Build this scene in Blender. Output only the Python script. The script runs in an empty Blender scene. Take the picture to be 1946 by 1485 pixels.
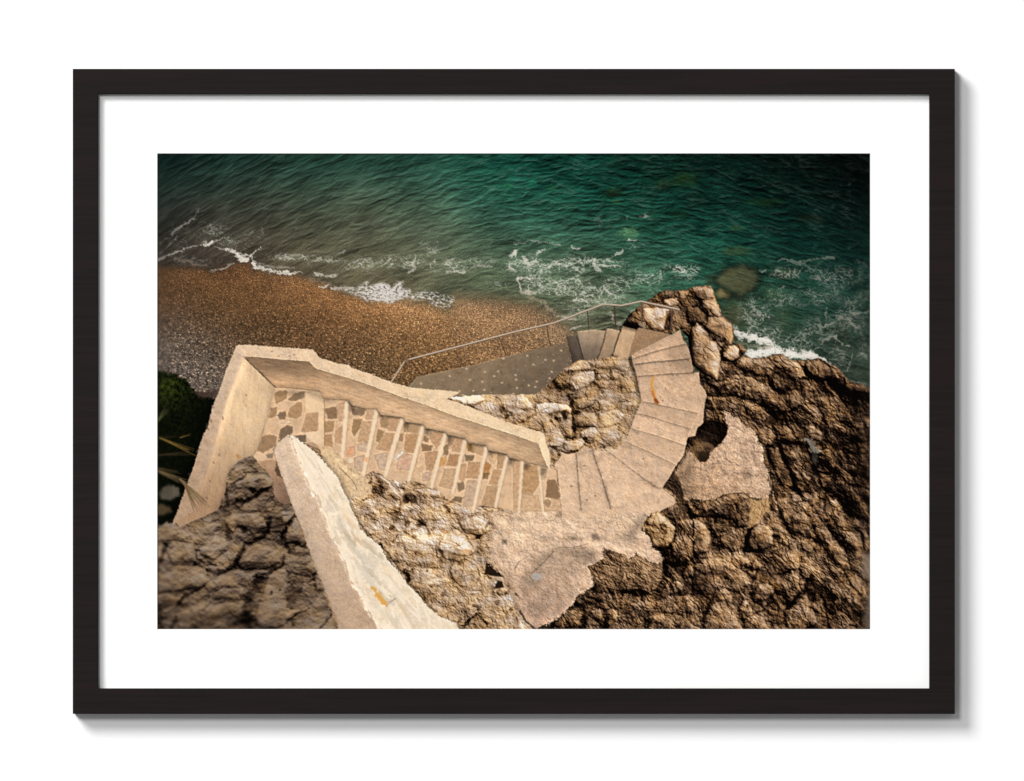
# ---------------------------------------------------------------- the printed picture
# The print is a flat sheet; its ink is computed here with numpy (noise, traced outlines), no image file.
import numpy as np, math
F32 = np.float32
PX0, PY0, PX1, PY1 = 299.5, 292.5, 1653.5, 1196.0      # visible opening, in picture units (0.5 mm each)
MARG = 7.0
class Canvas: pass
cv = Canvas()

def setup(step):
    cv.S = step
    nx = int(round((PX1 - PX0 + 2 * MARG) / step)) + 1
    ny = int(round((PY1 - PY0 + 2 * MARG) / step)) + 1
    cv.xs = (PX0 - MARG + np.arange(nx) * step).astype(F32)
    cv.ys = (PY0 - MARG + np.arange(ny) * step).astype(F32)
    cv.X, cv.Y = np.meshgrid(cv.xs, cv.ys)
    cv.img = np.zeros((ny, nx, 3), F32)
    cv.lab = np.zeros((ny, nx), np.int32)
    cv.names = ['sea']
    cv.par = [None]

def region(name, parent=None):
    cv.names.append(name); cv.par.append(parent)
    return len(cv.names) - 1

_tab = {}
def _table(seed):
    if seed not in _tab:
        r = np.random.default_rng(seed)
        a = r.random((256, 256)) * 2 * np.pi
        _tab[seed] = (np.cos(a).astype(F32), np.sin(a).astype(F32), r.random((256, 256)).astype(F32), r.random((256, 256)).astype(F32), r.random((256, 256)).astype(F32))
    return _tab[seed]

def pn(u, v, seed=0):
    gx, gy = _table(seed)[:2]
    iu = np.floor(u).astype(np.int32); iv = np.floor(v).astype(np.int32)
    fu = (u - iu).astype(F32); fv = (v - iv).astype(F32)
    def g(du, dv):
        a = (iu + du) & 255; b = (iv + dv) & 255
        return gx[b, a] * (fu - du) + gy[b, a] * (fv - dv)
    su = fu * fu * fu * (fu * (fu * 6 - 15) + 10); sv = fv * fv * fv * (fv * (fv * 6 - 15) + 10)
    n0 = g(0, 0); n0 = n0 + su * (g(1, 0) - n0)
    n1 = g(0, 1); n1 = n1 + su * (g(1, 1) - n1)
    return (n0 + sv * (n1 - n0)) * 1.5

def fbm(u, v, seed=0, octv=4, gain=0.5, lac=2.03):
    s = 0; a = 1.0; t = 0
    for i in range(octv):
        s = s + a * pn(u, v, seed + i); t += a
        a *= gain; u = u * lac + 3.7; v = v * lac + 1.3
    return s / t

def ridged(u, v, seed=0, octv=4, gain=0.5, lac=2.07):
    s = 0; a = 1.0; t = 0
    for i in range(octv):
        s = s + a * (1 - 2 * np.abs(pn(u, v, seed + i))); t += a
        a *= gain; u = u * lac + 5.1; v = v * lac + 2.3
    return s / t

def vor(u, v, seed=0, jit=0.9):
    jx, jy, cid = _table(seed)[2:]
    iu = np.floor(u).astype(np.int32); iv = np.floor(v).astype(np.int32)
    f1 = np.full(u.shape, 9, F32); f2 = np.full(u.shape, 9, F32); idv = np.zeros(u.shape, F32)
    for dy in (-1, 0, 1):
        for dx in (-1, 0, 1):
            a = iu + dx; b = iv + dy; aa = a & 255; bb = b & 255
            d = np.hypot(a + .5 + (jx[bb, aa] - .5) * jit - u, b + .5 + (jy[bb, aa] - .5) * jit - v).astype(F32)
            c = d < f1
            f2 = np.where(c, f1, np.minimum(f2, d)); idv = np.where(c, cid[bb, aa], idv); f1 = np.where(c, d, f1)
    return f1, f2, idv

def blur(a, sig):
    sig = sig / cv.S
    if sig < 0.3: return a
    r = int(3 * sig + 1); k = np.exp(-0.5 * (np.arange(-r, r + 1) / sig) ** 2); k = (k / k.sum()).astype(F32)
    for ax in (0, 1):
        pad = [(0, 0)] * a.ndim; pad[ax] = (r, r)
        p = np.pad(a, pad, mode='edge'); out = np.zeros_like(a); n = a.shape[ax]
        for i, w in enumerate(k):
            out += w * (p[i:i + n] if ax == 0 else p[:, i:i + n])
        a = out
    return a

def sstep(a, b, x):
    t = np.clip((x - a) / (b - a), 0, 1); return t * t * (3 - 2 * t)

def T(ox, oy, pts):                                  # traced points, enlarged 5.69 times, back to picture units
    return [(ox + p[0] / 5.69, oy + p[1] / 5.69) for p in pts]

def crop(x0, y0, x1, y1):
    ny, nx = cv.X.shape
    a = max(0, int((x0 - cv.xs[0]) / cv.S)); b = min(nx, int((x1 - cv.xs[0]) / cv.S) + 2)
    c = max(0, int((y0 - cv.ys[0]) / cv.S)); d = min(ny, int((y1 - cv.ys[0]) / cv.S) + 2)
    if b <= a or d <= c: return None
    return (slice(c, d), slice(a, b))

def segdist(X, Y, pts, close=False, param=False):
    n = len(pts); best = np.full(X.shape, 1e9, F32); tt = np.zeros(X.shape, F32)
    m = n if close else n - 1
    for i in range(m):
        ax, ay = pts[i]; bx, by = pts[(i + 1) % n]
        dx, dy = bx - ax, by - ay; L = dx * dx + dy * dy + 1e-9
        t = np.clip(((X - ax) * dx + (Y - ay) * dy) / L, 0, 1)
        d = np.hypot(X - ax - t * dx, Y - ay - t * dy).astype(F32)
        c = d < best; best = np.where(c, d, best)
        if param: tt = np.where(c, (i + t) / max(1, m), tt)
    return (best, tt) if param else best

def sdpoly(pts, pad=6, rough=0, rs=7.0, seed=3):
    xs = [p[0] for p in pts]; ys = [p[1] for p in pts]
    sl = crop(min(xs) - pad, min(ys) - pad, max(xs) + pad, max(ys) + pad)
    if sl is None: return None, None
    X = cv.X[sl]; Y = cv.Y[sl]; ins = np.zeros(X.shape, bool); n = len(pts)
    for i in range(n):
        ax, ay = pts[i]; bx, by = pts[(i + 1) % n]
        if ay == by: continue
        ins ^= ((ay > Y) != (by > Y)) & (X < (bx - ax) * (Y - ay) / (by - ay) + ax)
    d = segdist(X, Y, pts, True); d = np.where(ins, -d, d)
    if rough: d = d + rough * fbm(X / rs, Y / rs, seed, 3)
    return sl, d

def pmask(pts, soft=1.0, rough=0, rs=7.0, seed=3, full=False):
    sl, d = sdpoly(pts, pad=soft * 2 + rough * 2 + 4, rough=rough, rs=rs, seed=seed)
    if sl is None: return (None, None)
    m = np.clip(0.5 - d / (2 * soft), 0, 1)
    if full:
        f = np.zeros(cv.X.shape, F32); f[sl] = m; return f
    return sl, m

def lay(sl, m, col):
    if sl is None: return
    col = np.asarray(col, F32)
    if col.ndim == 1 and col.max() > 1.5: col = col / 255
    cv.img[sl] += m[..., None] * (col - cv.img[sl])

def setlab(sl, m, rid):
    if sl is None: return
    v = cv.lab[sl]; v[m > 0.5] = rid

def stroke(pts, w, col, alpha=1.0, soft=0.8, rough=0.0, rs=6.0, seed=5, rid=None, w2=None):
    W = max(w, w2 or 0)
    xs = [p[0] for p in pts]; ys = [p[1] for p in pts]; pad = W + soft * 2 + rough * W + 3
    sl = crop(min(xs) - pad, min(ys) - pad, max(xs) + pad, max(ys) + pad)
    if sl is None: return
    d, t = segdist(cv.X[sl], cv.Y[sl], pts, param=True)
    ww = w / 2 if w2 is None else (w + (w2 - w) * t) / 2
    if rough: ww = ww * (1 + rough * 1.6 * fbm(cv.X[sl] / rs, cv.Y[sl] / rs, seed, 3))
    m = np.clip(0.5 - (d - ww) / (2 * soft), 0, 1)
    lay(sl, m * alpha, col)
    if rid is not None: setlab(sl, m, rid)

def froth(pts, w, col, alpha=1.0, soft=1.0, rough=0.7, w2=None, seed=7):
    W = 2.2 * max(w, w2 or 0) + 8
    xs = [p[0] for p in pts]; ys = [p[1] for p in pts]
    sl = crop(min(xs) - W, min(ys) - W, max(xs) + W, max(ys) + W)
    if sl is None: return
    X = cv.X[sl]; Y = cv.Y[sl]
    wx = fbm(X / 10, Y / 7, 151, 3); wy = fbm(X / 10, Y / 7, 155, 3)
    d, t = segdist(X + 6 * wx, Y + 5 * wy, pts, param=True)
    ww = (0.42 * (w if w2 is None else w + (w2 - w) * t) + .5) * (1 + 1.1 * fbm(X / 12, Y / 10, 169, 2))
    ww = np.maximum(ww, .35)
    n = fbm(X / 3.6, Y / 2.8, 158, 3, .7)
    l1 = 1 - 2.6 * np.abs(pn((X + 4 * wx) / 8.5, (Y + 4 * wy) / 5.5, 163)); l2 = 1 - 2.6 * np.abs(pn((X + 3 * wy) / 5, (Y + 2 * wx) / 3.6, 166))
    lace = np.maximum(l1, .8 * l2)
    q = .66 * np.exp(-(d / ww) ** 2) + .55 * np.clip(lace, 0, 1) * np.exp(-(d / (1.2 * ww + 2.2)) ** 2) + .42 * n * np.exp(-(d / (3 * ww + 3)) ** 2)
    m = sstep(.33, 1.02, q)
    lay(sl, m * alpha, col)

def field(cps, sig):                                  # smooth field through control values
    ws = np.zeros(cv.X.shape, F32); acc = 0
    n = len(cps[0]) - 2
    acc = np.zeros(cv.X.shape + (n,), F32)
    g = 6; X = cv.X[::g, ::g]; Y = cv.Y[::g, ::g]
    ws = np.zeros(X.shape, F32) + 1e-12; acc = np.zeros(X.shape + (n,), F32)
    for c in cps:
        d2 = ((X - c[0]) ** 2 + (Y - c[1]) ** 2) / (sig * sig)
        w = np.exp(-0.5 * d2) + 1e-4 / (1 + d2) ** 2
        ws += w; acc += w[..., None] * np.array(c[2:], F32)
    a = acc / ws[..., None]
    # bilinear back up
    ny, nx = cv.X.shape
    iy = np.minimum(np.arange(ny) / g, a.shape[0] - 1.001); ix = np.minimum(np.arange(nx) / g, a.shape[1] - 1.001)
    y0 = iy.astype(int); x0 = ix.astype(int); fy = (iy - y0)[:, None, None]; fx = (ix - x0)[None, :, None]
    y1 = np.minimum(y0 + 1, a.shape[0] - 1); x1 = np.minimum(x0 + 1, a.shape[1] - 1)
    return ((a[y0][:, x0] * (1 - fx) + a[y0][:, x1] * fx) * (1 - fy) + (a[y1][:, x0] * (1 - fx) + a[y1][:, x1] * fx) * fy).astype(F32)

def ramp(t, stops):
    xs = [s[0] for s in stops]
    return np.stack([np.interp(t, xs, [s[1 + k] / 255 for s in stops]) for k in range(3)], -1).astype(F32)

# ---------------------------------------------------------------- sea, beach, foam
SEA = [(300,300,12,38,34),(300,400,25,42,34),(320,460,48,42,37),(450,320,22,62,52),(450,420,58,65,53),(450,480,74,60,48),
 (600,310,25,75,60),(600,400,64,84,66),(600,450,88,88,66),(600,500,103,83,58),(800,310,27,86,69),(800,400,70,98,76),(800,470,90,104,78),
 (800,510,98,98,72),(950,330,15,95,72),(950,420,54,96,78),(950,500,78,102,74),(1050,310,12,66,52),(1050,370,15,95,72),(1050,450,50,92,74),
 (1050,520,72,100,74),(1200,310,12,46,35),(1200,380,10,76,58),(1200,460,33,86,67),(1200,530,57,97,72),(1350,310,6,25,20),(1350,380,8,50,38),
 (1350,450,14,74,59),(1350,500,28,80,62),(1500,310,4,12,10),(1500,380,5,27,21),(1500,450,8,46,38),(1500,520,14,60,48),(1640,310,3,6,6),
 (1640,400,4,14,12),(1640,500,8,32,27),(1640,600,18,46,38),(1500,600,25,62,48),(1420,600,58,64,44),(1500,660,44,57,42),(1600,680,32,50,39),
 (1640,720,45,46,36),(1100,570,84,97,70),(1000,560,98,93,65),(1150,600,100,90,66),(1130,620,104,92,68),(900,540,90,92,64),(750,540,113,88,60),(1250,540,48,97,72),
 (700,470,84,86,62),(500,450,64,62,48),(520,500,92,68,48),(400,480,62,48,40),(340,490,60,46,38)]
BEACH = [(310,520,108,70,37),(310,560,82,52,28),(320,600,74,54,40),(320,650,108,91,78),(330,700,98,83,73),(400,520,120,76,38),(400,570,95,60,30),
 (400,620,86,62,43),(400,690,100,83,71),(480,540,126,81,40),(480,600,88,56,28),(480,640,86,61,39),(600,560,142,90,46),(600,620,102,65,33),
 (600,655,97,67,42),(700,590,160,103,54),(700,650,108,72,39),(700,700,102,74,47),(800,600,164,111,64),(800,650,146,96,51),(800,690,102,70,37),
 (900,600,142,102,67),(900,650,146,100,58),(1000,600,128,92,61),(1000,650,136,95,58),(1070,630,128,98,68),(440,495,88,52,31),(520,515,112,72,42)]

def sea_and_beach():
    X, Y = cv.X, cv.Y
    base = field(SEA, 62) / 255
    base = base * (1 - .16 * np.exp(-((X - 1240) / 260) ** 2 - ((Y - 400) / 130) ** 2))[..., None]
    k = (X - 300) / 1354
    f = -0.58 * (X - 300) + 0.92 * (X - 300) ** 2 / (2 * 1354)      # wave crests run along these arcs
    v = Y - f; u = X
    wx = 9 * fbm(u / 60, v / 45, 11, 3); wy = 7 * fbm(u / 55, v / 30, 14, 3)
    right = sstep(0.28, 0.72, k)
    shore = sstep(330, 520, Y - 0.03 * (X - 900))
    n4 = fbm(u / 90, v / 40, 45, 3)
    hA = ridged((u + 2 * wx) / 62, (v + wy) / 17, 21, 5, .52)                    # water surface: sharp crests, round troughs
    hB = fbm((u + wx) / 26, (v + wy) / 8, 31, 3, .6)
    hC_ = ridged((u - wx) / 21, (v + .6 * wy) / 8.5, 33, 4, .6)
    hgt = 6.2 * hA + 3.2 * hB + 1.7 * hC_ * (.5 + .7 * right)
    sl_ = np.gradient(hgt, cv.S, axis=0) + .35 * np.gradient(hgt, cv.S, axis=1)
    sl_ = np.clip(sl_, -2.2, 2.2)
    amp = (0.55 + 0.55 * right) * (1.0 - 0.42 * shore)
    br = 0.86 + amp * (0.42 * sl_ + 0.30 * hB + .20 * (hA - .35)) + 0.34 * n4
    col = base * np.clip(br, 0.12, 2.0)[..., None]
    crest = sstep(0.50, 0.86, hA + .12 * hB) * sstep(-.5, .3, fbm(u / 60, v / 40, 51, 2)) * sstep(-.2, .7, sl_ + .35)
    lum = np.clip(base.sum(-1, keepdims=True) / 0.62, .18, 1.2)
    gray = np.stack([0.36 + 0 * k, 0.43 + 0 * k, 0.37 + 0 * k], -1) * (0.42 + 0.55 * lum)
    col = col + (crest * (0.62 - 0.30 * shore) * (.6 + .4 * right))[..., None] * (gray - col)
    n5 = ridged((u + wx) / 19, (v + wy) / 7, 61, 3, .6)
    col = col + (sstep(0.45, 0.95, n5) * right * 0.26 * sstep(-.3, .4, n4 + .1))[..., None] * (gray - col)
    g_ = col.mean(-1, keepdims=True); col = g_ + (col - g_) * (.84 + .08 * right[..., None])
    col = col * (1 - .22 * np.exp(-(Y - 292) / 45)+ .02 * np.exp(-((X - 960) / 200) ** 2 - ((Y - 370) / 60) ** 2))[..., None]
    # grain of shallow bottom
    gr = fbm(X / 2.4, Y / 2.0, 71, 2)
    col = col * (1 + 0.30 * gr * shore)[..., None]
    pale = sstep(.45, .8, fbm(X / 5, Y / 4, 75, 3)) * sstep(0.1, .5, fbm(X / 90, Y / 60, 78, 2) + .15)
    col = col + (0.42 * pale * (1 - right * .6))[..., None] * (np.array([.36, .55, .47], F32) - col)
    col = col * (1 + .10 * shore)[..., None]
    cv.img[:] = col
    # submerged stones
    for (x, y, rx, ry, c, a) in [(1195,444,20,12,(105,150,100),.75),(1165,366,18,9,(30,38,18),.7),(1012,349,12,7,(30,130,95),.5),(1170,384,9,5,(70,100,50),.5),
        (1050,358,10,5,(60,110,60),.4),(965,355,12,5,(40,120,70),.5),(1352,533,14,12,(45,38,24),.6),(1400,565,26,8,(32,36,26),.7),
        (1400,478,28,10,(72,70,34),.55),(1300,342,26,14,(46,66,24),.5),(1260,350,20,10,(40,42,18),.5),(1490,520,22,10,(60,58,30),.5),(1470,560,22,14,(60,84,50),.5),(1395,600,28,26,(86,74,48),.55),
        (1490,610,18,28,(58,74,46),.4),(1540,415,30,8,(30,26,18),.5),(1455,385,36,8,(30,56,26),.5),(1600,640,20,30,(34,36,26),.5),(1215,412,10,4,(18,20,16),.7),(1400,434,16,7,(60,80,40),.4),(1290,410,18,10,(20,40,24),.5)]:
        sl = crop(x - rx * 1.8, y - ry * 1.8, x + rx * 1.8, y + ry * 1.8)
        xx = cv.X[sl]; yy = cv.Y[sl]
        d = np.hypot((xx - x) / rx, (yy - y) / ry) + .35 * fbm(xx / 11, yy / 8, 81, 3)
        tex = 1 + .65 * fbm(xx / 9, (yy - .3 * xx) / 3.4, 85, 4, .6) + .24 * (y - yy) / ry
        lay(sl, .72 * a * sstep(1.35, .35, d + .3 * fbm(xx / 5, yy / 4, 82, 3)), np.array(c, F32)[None, None] / 255 * tex[..., None])
    for q, c, a in (([(1360,530),(1384,510),(1412,503),(1433,510),(1442,525),(1439,541),(1426,555),(1405,561),(1386,553),(1370,546)], (92,80,52), .62), ([(1358,556),(1368,549),(1381,552),(1387,560),(1380,566),(1364,565)], (118,100,62), .75)):
        sl, d = sdpoly(q, 18, 7, 13, 87); xx = cv.X[sl]; yy = cv.Y[sl]
        cv.img[sl] *= (1 - .28 * np.exp(-((d - 2) / 7) ** 2))[..., None]
        tx = 1 + .5 * fbm((xx + .4 * yy) / 14, (yy - .3 * xx) / 4, 88, 4, .6) - .30 * sstep(-9, 0, d) + .18 * (1418 - xx) / 40
        lay(sl, a * np.clip(.5 - d / 9, 0, 1), np.array(c, F32) / 255 * tx[..., None])
    # ---- beach
    shoreline = [(285,505),(330,507),(370,508),(404,514),(430,506),(448,500),(474,494),(480,510),(509,518),(560,522),(600,535),(640,552),(700,572),(760,570),
                 (815,575),(850,585),(868,566),(920,566),(980,572),(1015,578),(1043,592),(1064,604),(1085,624),(1096,634),(1110,720),(1110,800),(285,800)]
    rb = region('beach')
    sl, d = sdpoly(shoreline, pad=60)
    dd = np.full(X.shape, 60, F32); dd[sl] = d
    dd = dd + 5 * fbm(X / 25, Y / 12, 91, 3)
    soft = 10.0 + 14 * sstep(700, 880, X)
    m = np.clip(.5 - dd / (2 * soft), 0, 1); m = m * m * (3 - 2 * m)
    bc = field(BEACH, 42) / 255
    bg_ = bc.mean(-1, keepdims=True); bc = (bg_ + (bc - bg_) * .78) * 1.12
    wet = np.exp(np.minimum(dd, 0) / 15)[..., None]; bc = bc * (1 - .22 * wet) + wet * .02
    big = sstep(540, 720, Y + 0.10 * (700 - X))
    s1 = 1.15 * fbm(X / 2.3, Y / 1.9, 95, 2, .8); s2 = fbm(X / 4.6, Y / 3.6, 97, 2, .7)
    f1, f2, cid = vor(X / 4.2, Y / 3.3, 99)
    peb = (cid - .5) * 1.5 - 0.7 * sstep(.25, .05, f2 - f1)
    s3 = fbm(X / 7, Y / 4.6, 98, 2, .7)
    sp = s1 * (1 - .35 * big) * .95 + s2 * (.22 + big * .6) + .14 * s3 + peb * (0.20 + .30 * big) - .14
    grey = sstep(.35, -.35, (X - 500) / 300 + (620 - Y) / 160)
    bc = bc * (1 + .16 * np.exp(-((Y - 545 - .17 * (X - 600)) / 34) ** 2) * sstep(380, 640, X))[..., None]
    bc = bc * (1 + .58 * sp + .12 * fbm(X / 60, Y / 30, 101, 2))[..., None]
    lightp = sstep(.86, .97, cid) * sstep(.42, .12, f1 + .3 * s1) * (.12 + .42 * big)
    bc = bc + lightp[..., None] * (np.array([.74, .60, .44], F32) - bc)
    bc = bc * np.array([1.0, 1.005, .99], F32) * (1 + .55 * np.clip(sp, 0, 1) ** 2)[..., None]
    bc = np.clip(bc, .02, 1)
    cv.img += m[..., None] * (bc - cv.img)
    cv.lab[m > .5] = rb
    cv.waveu, cv.wavev = u, v

def foam():
    X, Y = cv.X, cv.Y
    # lacework of foam near the shore and the rocks
    wx = 7 * fbm(X / 20, Y / 14, 111, 3); wy = 6 * fbm(X / 20, Y / 14, 114, 3)
    r = np.abs(pn((X + wx) / 19, (Y + wy) / 11, 117) + .16 * fbm(X / 5, Y / 4, 118, 3)); r2 = np.abs(pn((X - wx) / 11, (Y + wy) / 7, 119))
    lace = np.maximum(sstep(.15, .02, r), .75 * sstep(.12, .01, r2))
    patch = fbm(X / 34, Y / 20, 121, 3)
    A = np.zeros(X.shape, F32)
    for (x, y, rx, ry, a) in [(1010,505,50,18,.75),(1085,505,70,18,.6),(1140,500,60,12,.6),(1060,545,60,22,.75),(1130,560,60,26,.65),(1180,540,50,20,.45),(1230,530,60,26,.4),
        (1015,540,30,26,.6),(850,505,60,14,.45),(760,498,80,16,.45),(690,500,50,14,.45),(620,495,50,10,.4),(820,475,40,14,.3),(900,500,50,12,.4),(1300,515,40,16,.55),
        (1590,525,60,24,.6),(1620,600,36,40,.65),(1560,625,40,26,.6),(1500,520,40,14,.55),(1440,600,36,40,.5),(1520,650,50,24,.5),(1600,680,40,34,.5),(1640,660,20,40,.5),(1460,640,40,30,.5),
        (1480,570,60,30,.35),(1560,560,50,30,.45),(350,450,40,40,.25),(400,440,30,18,.4),(430,465,60,14,.35),(370,495,60,9,.35),(560,490,50,8,.5),(1100,590,40,22,.35),(1080,605,24,14,.45),(1200,470,30,8,.3),(1120,420,60,14,.15),(1180,415,60,10,.2),(1640,560,20,24,.5),(950,540,30,14,.3)]:
        A = np.maximum(A, a * np.exp(-((X - x) / rx) ** 2 - ((Y - y) / ry) ** 2))
    m = lace * sstep(-.30, .25, patch + 1.15 * A - .32) * np.clip(A * 2.5, 0, 1) * (.35 + .65 * sstep(-.3, .3, fbm(X / 6, Y / 5, 125, 2)))
    fc = np.array([.80, .80, .73], F32) * (1 - .45 * sstep(1350, 1650, X) - .45 * sstep(480, 320, X))[..., None]
    onwater = (cv.lab == 0)
    hz = blur(np.clip(m * 1.6, 0, 1), 5) * onwater
    cv.img += (hz * .42)[..., None] * (np.array([.56, .62, .54], F32) * (.55 + .45 * fc / .8) - cv.img)
    cv.img += (m * .9 * blur(onwater.astype(F32), 2))[..., None] * (fc - cv.img)
    r3 = np.abs(pn((X + 1.6 * wx) / 13, (Y + 1.2 * wy) / 7.5, 173) + .22 * fbm(X / 4, Y / 3, 174, 3))
    m3 = sstep(.19, .0, r3) * sstep(.0, .45, fbm(X / 24, Y / 14, 176, 3) + 1.0 * A - .16) * np.clip(A * 2.2, 0, 1) * blur(onwater.astype(F32), 2)
    cv.img += (m3 * .82)[..., None] * (fc - cv.img)
    sp = sstep(.62, .8, pn(X / 3, Y / 2.4, 127)) * np.clip(A * 1.5, 0, .8) * onwater
    cv.img += (sp * .5)[..., None] * (fc - cv.img)
    W = (222, 214, 200); G = (168, 164, 150); D = (128, 124, 114)
    a = lambda p: T(299, 292, p)
    S = froth
    S(a([(150,870),(240,800),(330,745),(385,705)]), 3, D, .9, 1, .5, w2=6)
    S(a([(385,710),(430,660),(450,600),(400,600)]), 1.5, D, .5, 1, .5)
    S(a([(0,1150),(100,1110),(240,1055),(340,1020),(480,980)]), 6, G, .85, 1.2, .7, w2=1.5)
    S(a([(20,1090),(100,1020),(180,940),(210,900)]), 2, D, .7, 1, .7)
    S(a([(0,985),(60,945),(140,900),(180,870)]), 2, D, .6, 1, .7)
    S(a([(510,960),(545,975),(600,965),(700,920),(780,905)]), 5, G, .8, 1, .7, w2=2)
    S(a([(515,990),(560,985),(590,960)]), 5, W, .85, 1, .7)
    S(a([(630,1010),(720,1035),(800,1060)]), 2, G, .8, 1, .8)
    S(a([(760,1035),(840,1070),(900,1110),(960,1150)]), 6, W, .9, 1, .5, w2=12)
    S(a([(870,1090),(900,1150),(960,1160),(1000,1110)]), 12, W, .95, 1.5, .6, w2=3)
    S(a([(930,1100),(1010,1100),(1060,1060),(1110,1020)]), 4, W, .85, 1, .7, w2=2)
    S(a([(1020,1115),(1040,1170),(1050,1220)]), 3, W, .8, 1, .5, w2=10)
    S(a([(1045,1190),(1060,1230),(1150,1240),(1240,1270),(1340,1290),(1490,1297)]), 13, W, .92, 1.5, .6, w2=4)
    S(a([(1100,1190),(1200,1215),(1300,1235),(1480,1235)]), 4, G, .6, 1, .9)
    S(a([(580,1275),(690,1255),(760,1220),(820,1185)]), 3, G, .75, 1, .6)
    S(a([(180,1140),(260,1150),(340,1165),(420,1210),(540,1200)]), 6, (120,104,90), .65, 1.5, 1.0)
    S(a([(930,905),(1000,860),(1060,825)]), 1.6, D, .7)
    S(a([(1130,805),(1135,860),(1110,900),(1050,915)]), 1.6, D, .7)
    S(a([(1310,1130),(1420,1120),(1540,1090)]), 4, G, .6, 1, 1)
    S(a([(1690,1160),(1800,1140),(1850,1165),(1946,1160)]), 4, G, .75, 1, 1)
    S(a([(540,790),(570,770),(600,800),(650,830),(690,800),(680,760)]), 2.5, D, .55, 1, .9)
    b = lambda p: T(638, 518, p)
    # breaking wash: a comb of white runs
    poly = b([(-30,165),(200,170),(330,90),(360,95),(345,150),(480,100),(590,130),(600,170),(660,95),(730,95),(720,170),(810,170),(830,230),(950,200),(1080,200),(1190,240),(1280,250),(1300,320),
              (1200,400),(1040,360),(980,300),(870,310),(760,280),(640,320),(590,345),(500,320),(340,320),(260,270),(60,200),(-30,195)])
    sl, d = sdpoly(poly, pad=10, rough=3, rs=6)
    xx = cv.X[sl]; yy = cv.Y[sl]
    uu = xx + .55 * yy
    tex = 1.15 * fbm(uu / 6.5, (yy - .2 * xx) / 3.6, 131, 4, .72) - .14 + .30 * np.exp(-((xx - 735) / 40) ** 2) - .1 * sstep(790, 860, xx)
    m = sstep(3, -5, d) * sstep(-.30, .26, tex + .04)
    lay(sl, m * .93, (228, 219, 212))
    S(b([(-40,170),(60,165),(180,172)]), 6, (215,205,195), .7, 1.2, .8)
    S(T(299,518,[(1270,5),(1400,10),(1560,-10)]), 3, W, .7, 1, .7)
    S(T(299,518,[(1700,10),(1800,40),(1946,30)]), 7, W, .7, 1, 1.2)
    S(T(299,518,[(1760,160),(1820,155),(1850,150)]), 4, W, .7, 1, .8)
    S(T(299,518,[(1640,70),(1750,100),(1850,120),(1946,170)]), 5, (150,125,105), .5, 2, 1)
    c = lambda p: T(976, 518, p)
    S(c([(40,70),(60,130),(75,190)]), 9, W, .85, 1.2, .7, w2=3)
    S(c([(40,70),(120,60),(220,65)]), 6, W, .8, 1.2, .9)
    S(c([(80,210),(150,220),(220,230)]), 10, (200,185,165), .7, 2, .9)
    S(c([(150,265),(260,290),(340,330),(370,400),(440,420)]), 7, (176,156,132), .6, 2.5, .8)
    S(c([(450,470),(540,480),(620,510),(660,500)]), 7, (196,176,156), .65, 2, .8)
    S(c([(660,300),(720,295),(780,305)]), 6, W, .8, 1.2, .7)
    S(c([(540,395),(600,400)]), 4, G, .7)
    S(c([(1050,430),(1080,500),(1110,560),(1160,545)]), 7, (190,176,158), .6, 2, .9)
    S(c([(440,110),(520,95),(600,80),(700,30)]), 4, W, .7, 1, .9)
    S(c([(980,150),(1000,200),(1020,215)]), 5, W, .7, 1, .8)
    S(c([(1300,420),(1260,470),(1190,530)]), 3, (205,195,175), .6, 1.2, .8)
    S(c([(600,630),(660,600),(720,570)]), 4, W, .6, 1.2, .9)
    e = lambda p: T(976, 292, p)
    S(e([(0,1090),(30,1050),(20,1110)]), 5, W, .85, 1, .6)
    S(e([(110,1100),(130,1160),(170,1190),(230,1160)]), 6, W, .8, 1, .8)
    S(e([(230,1110),(280,1060),(330,1040)]), 4, W, .8, 1, .8)
    S(e([(390,1220),(460,1170),(490,1200)]), 7, W, .75, 1, .8)
    S(e([(620,1010),(690,1025),(720,1030)]), 3, W, .75, 1, .8)
    S(e([(860,1150),(880,1230),(950,1270)]), 7, W, .75, 1, .8)
    S(e([(920,1210),(1000,1210),(1110,1215)]), 4, W, .75, 1, .8)
    S(e([(1090,1110),(1140,1080),(1180,1060)]), 5, W, .7, 1, .9)
    S(e([(1230,940),(1310,940)]), 3, W, .8)
    S(e([(1770,1220),(1800,1240),(1860,1290)]), 6, W, .75, 1, .8)
    S(e([(1370,685),(1450,675)]), 3, (190,170,165), .7, 1, .8)
    S(e([(560,1215),(700,1190),(790,1170),(880,1160)]), 3, W, .6, 1, .9)
    S(e([(0,980),(180,950),(330,955),(500,990)]), 2.5, W, .4, 1, 1)
    h = lambda p: T(638, 292, p)
    S(h([(1890,1110),(1946,1080)]), 6, W, .8, 1, .7)
    S(h([(1870,1190),(1890,1240),(1946,1270)]), 7, W, .75, 1, .8)
    S(h([(800,1210),(850,1180),(860,1110)]), 5, W, .65, 1, .9)
    S(h([(840,1210),(860,1250),(790,1285)]), 4, W, .65, 1, .9)
    S(h([(1060,1150),(1080,1200)]), 4, W, .65, 1, .8)
    S(h([(1200,1170),(1270,1150)]), 6, (200,190,165), .65, 1.5, .9)
    S(h([(380,1230),(430,1180),(500,1165)]), 4, G, .7, 1, .9)
    S(h([(0,1110),(60,1070),(100,1040)]), 2.5, G, .7, 1, .8)
    S(h([(190,1180),(260,1140),(390,1135)]), 3, G, .7, 1, .9)
    S(h([(1050,1040),(1070,1090),(1110,940)]), 3, G, .6, 1, .8)
    S(h([(1200,1285),(1300,1270),(1400,1290)]), 4, W, .7, 1, .9)
    S(h([(1470,1240),(1550,1210),(1680,1225)]), 4, G, .7, 1, .9)
    g = lambda p: T(1314, 518, p)
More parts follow.
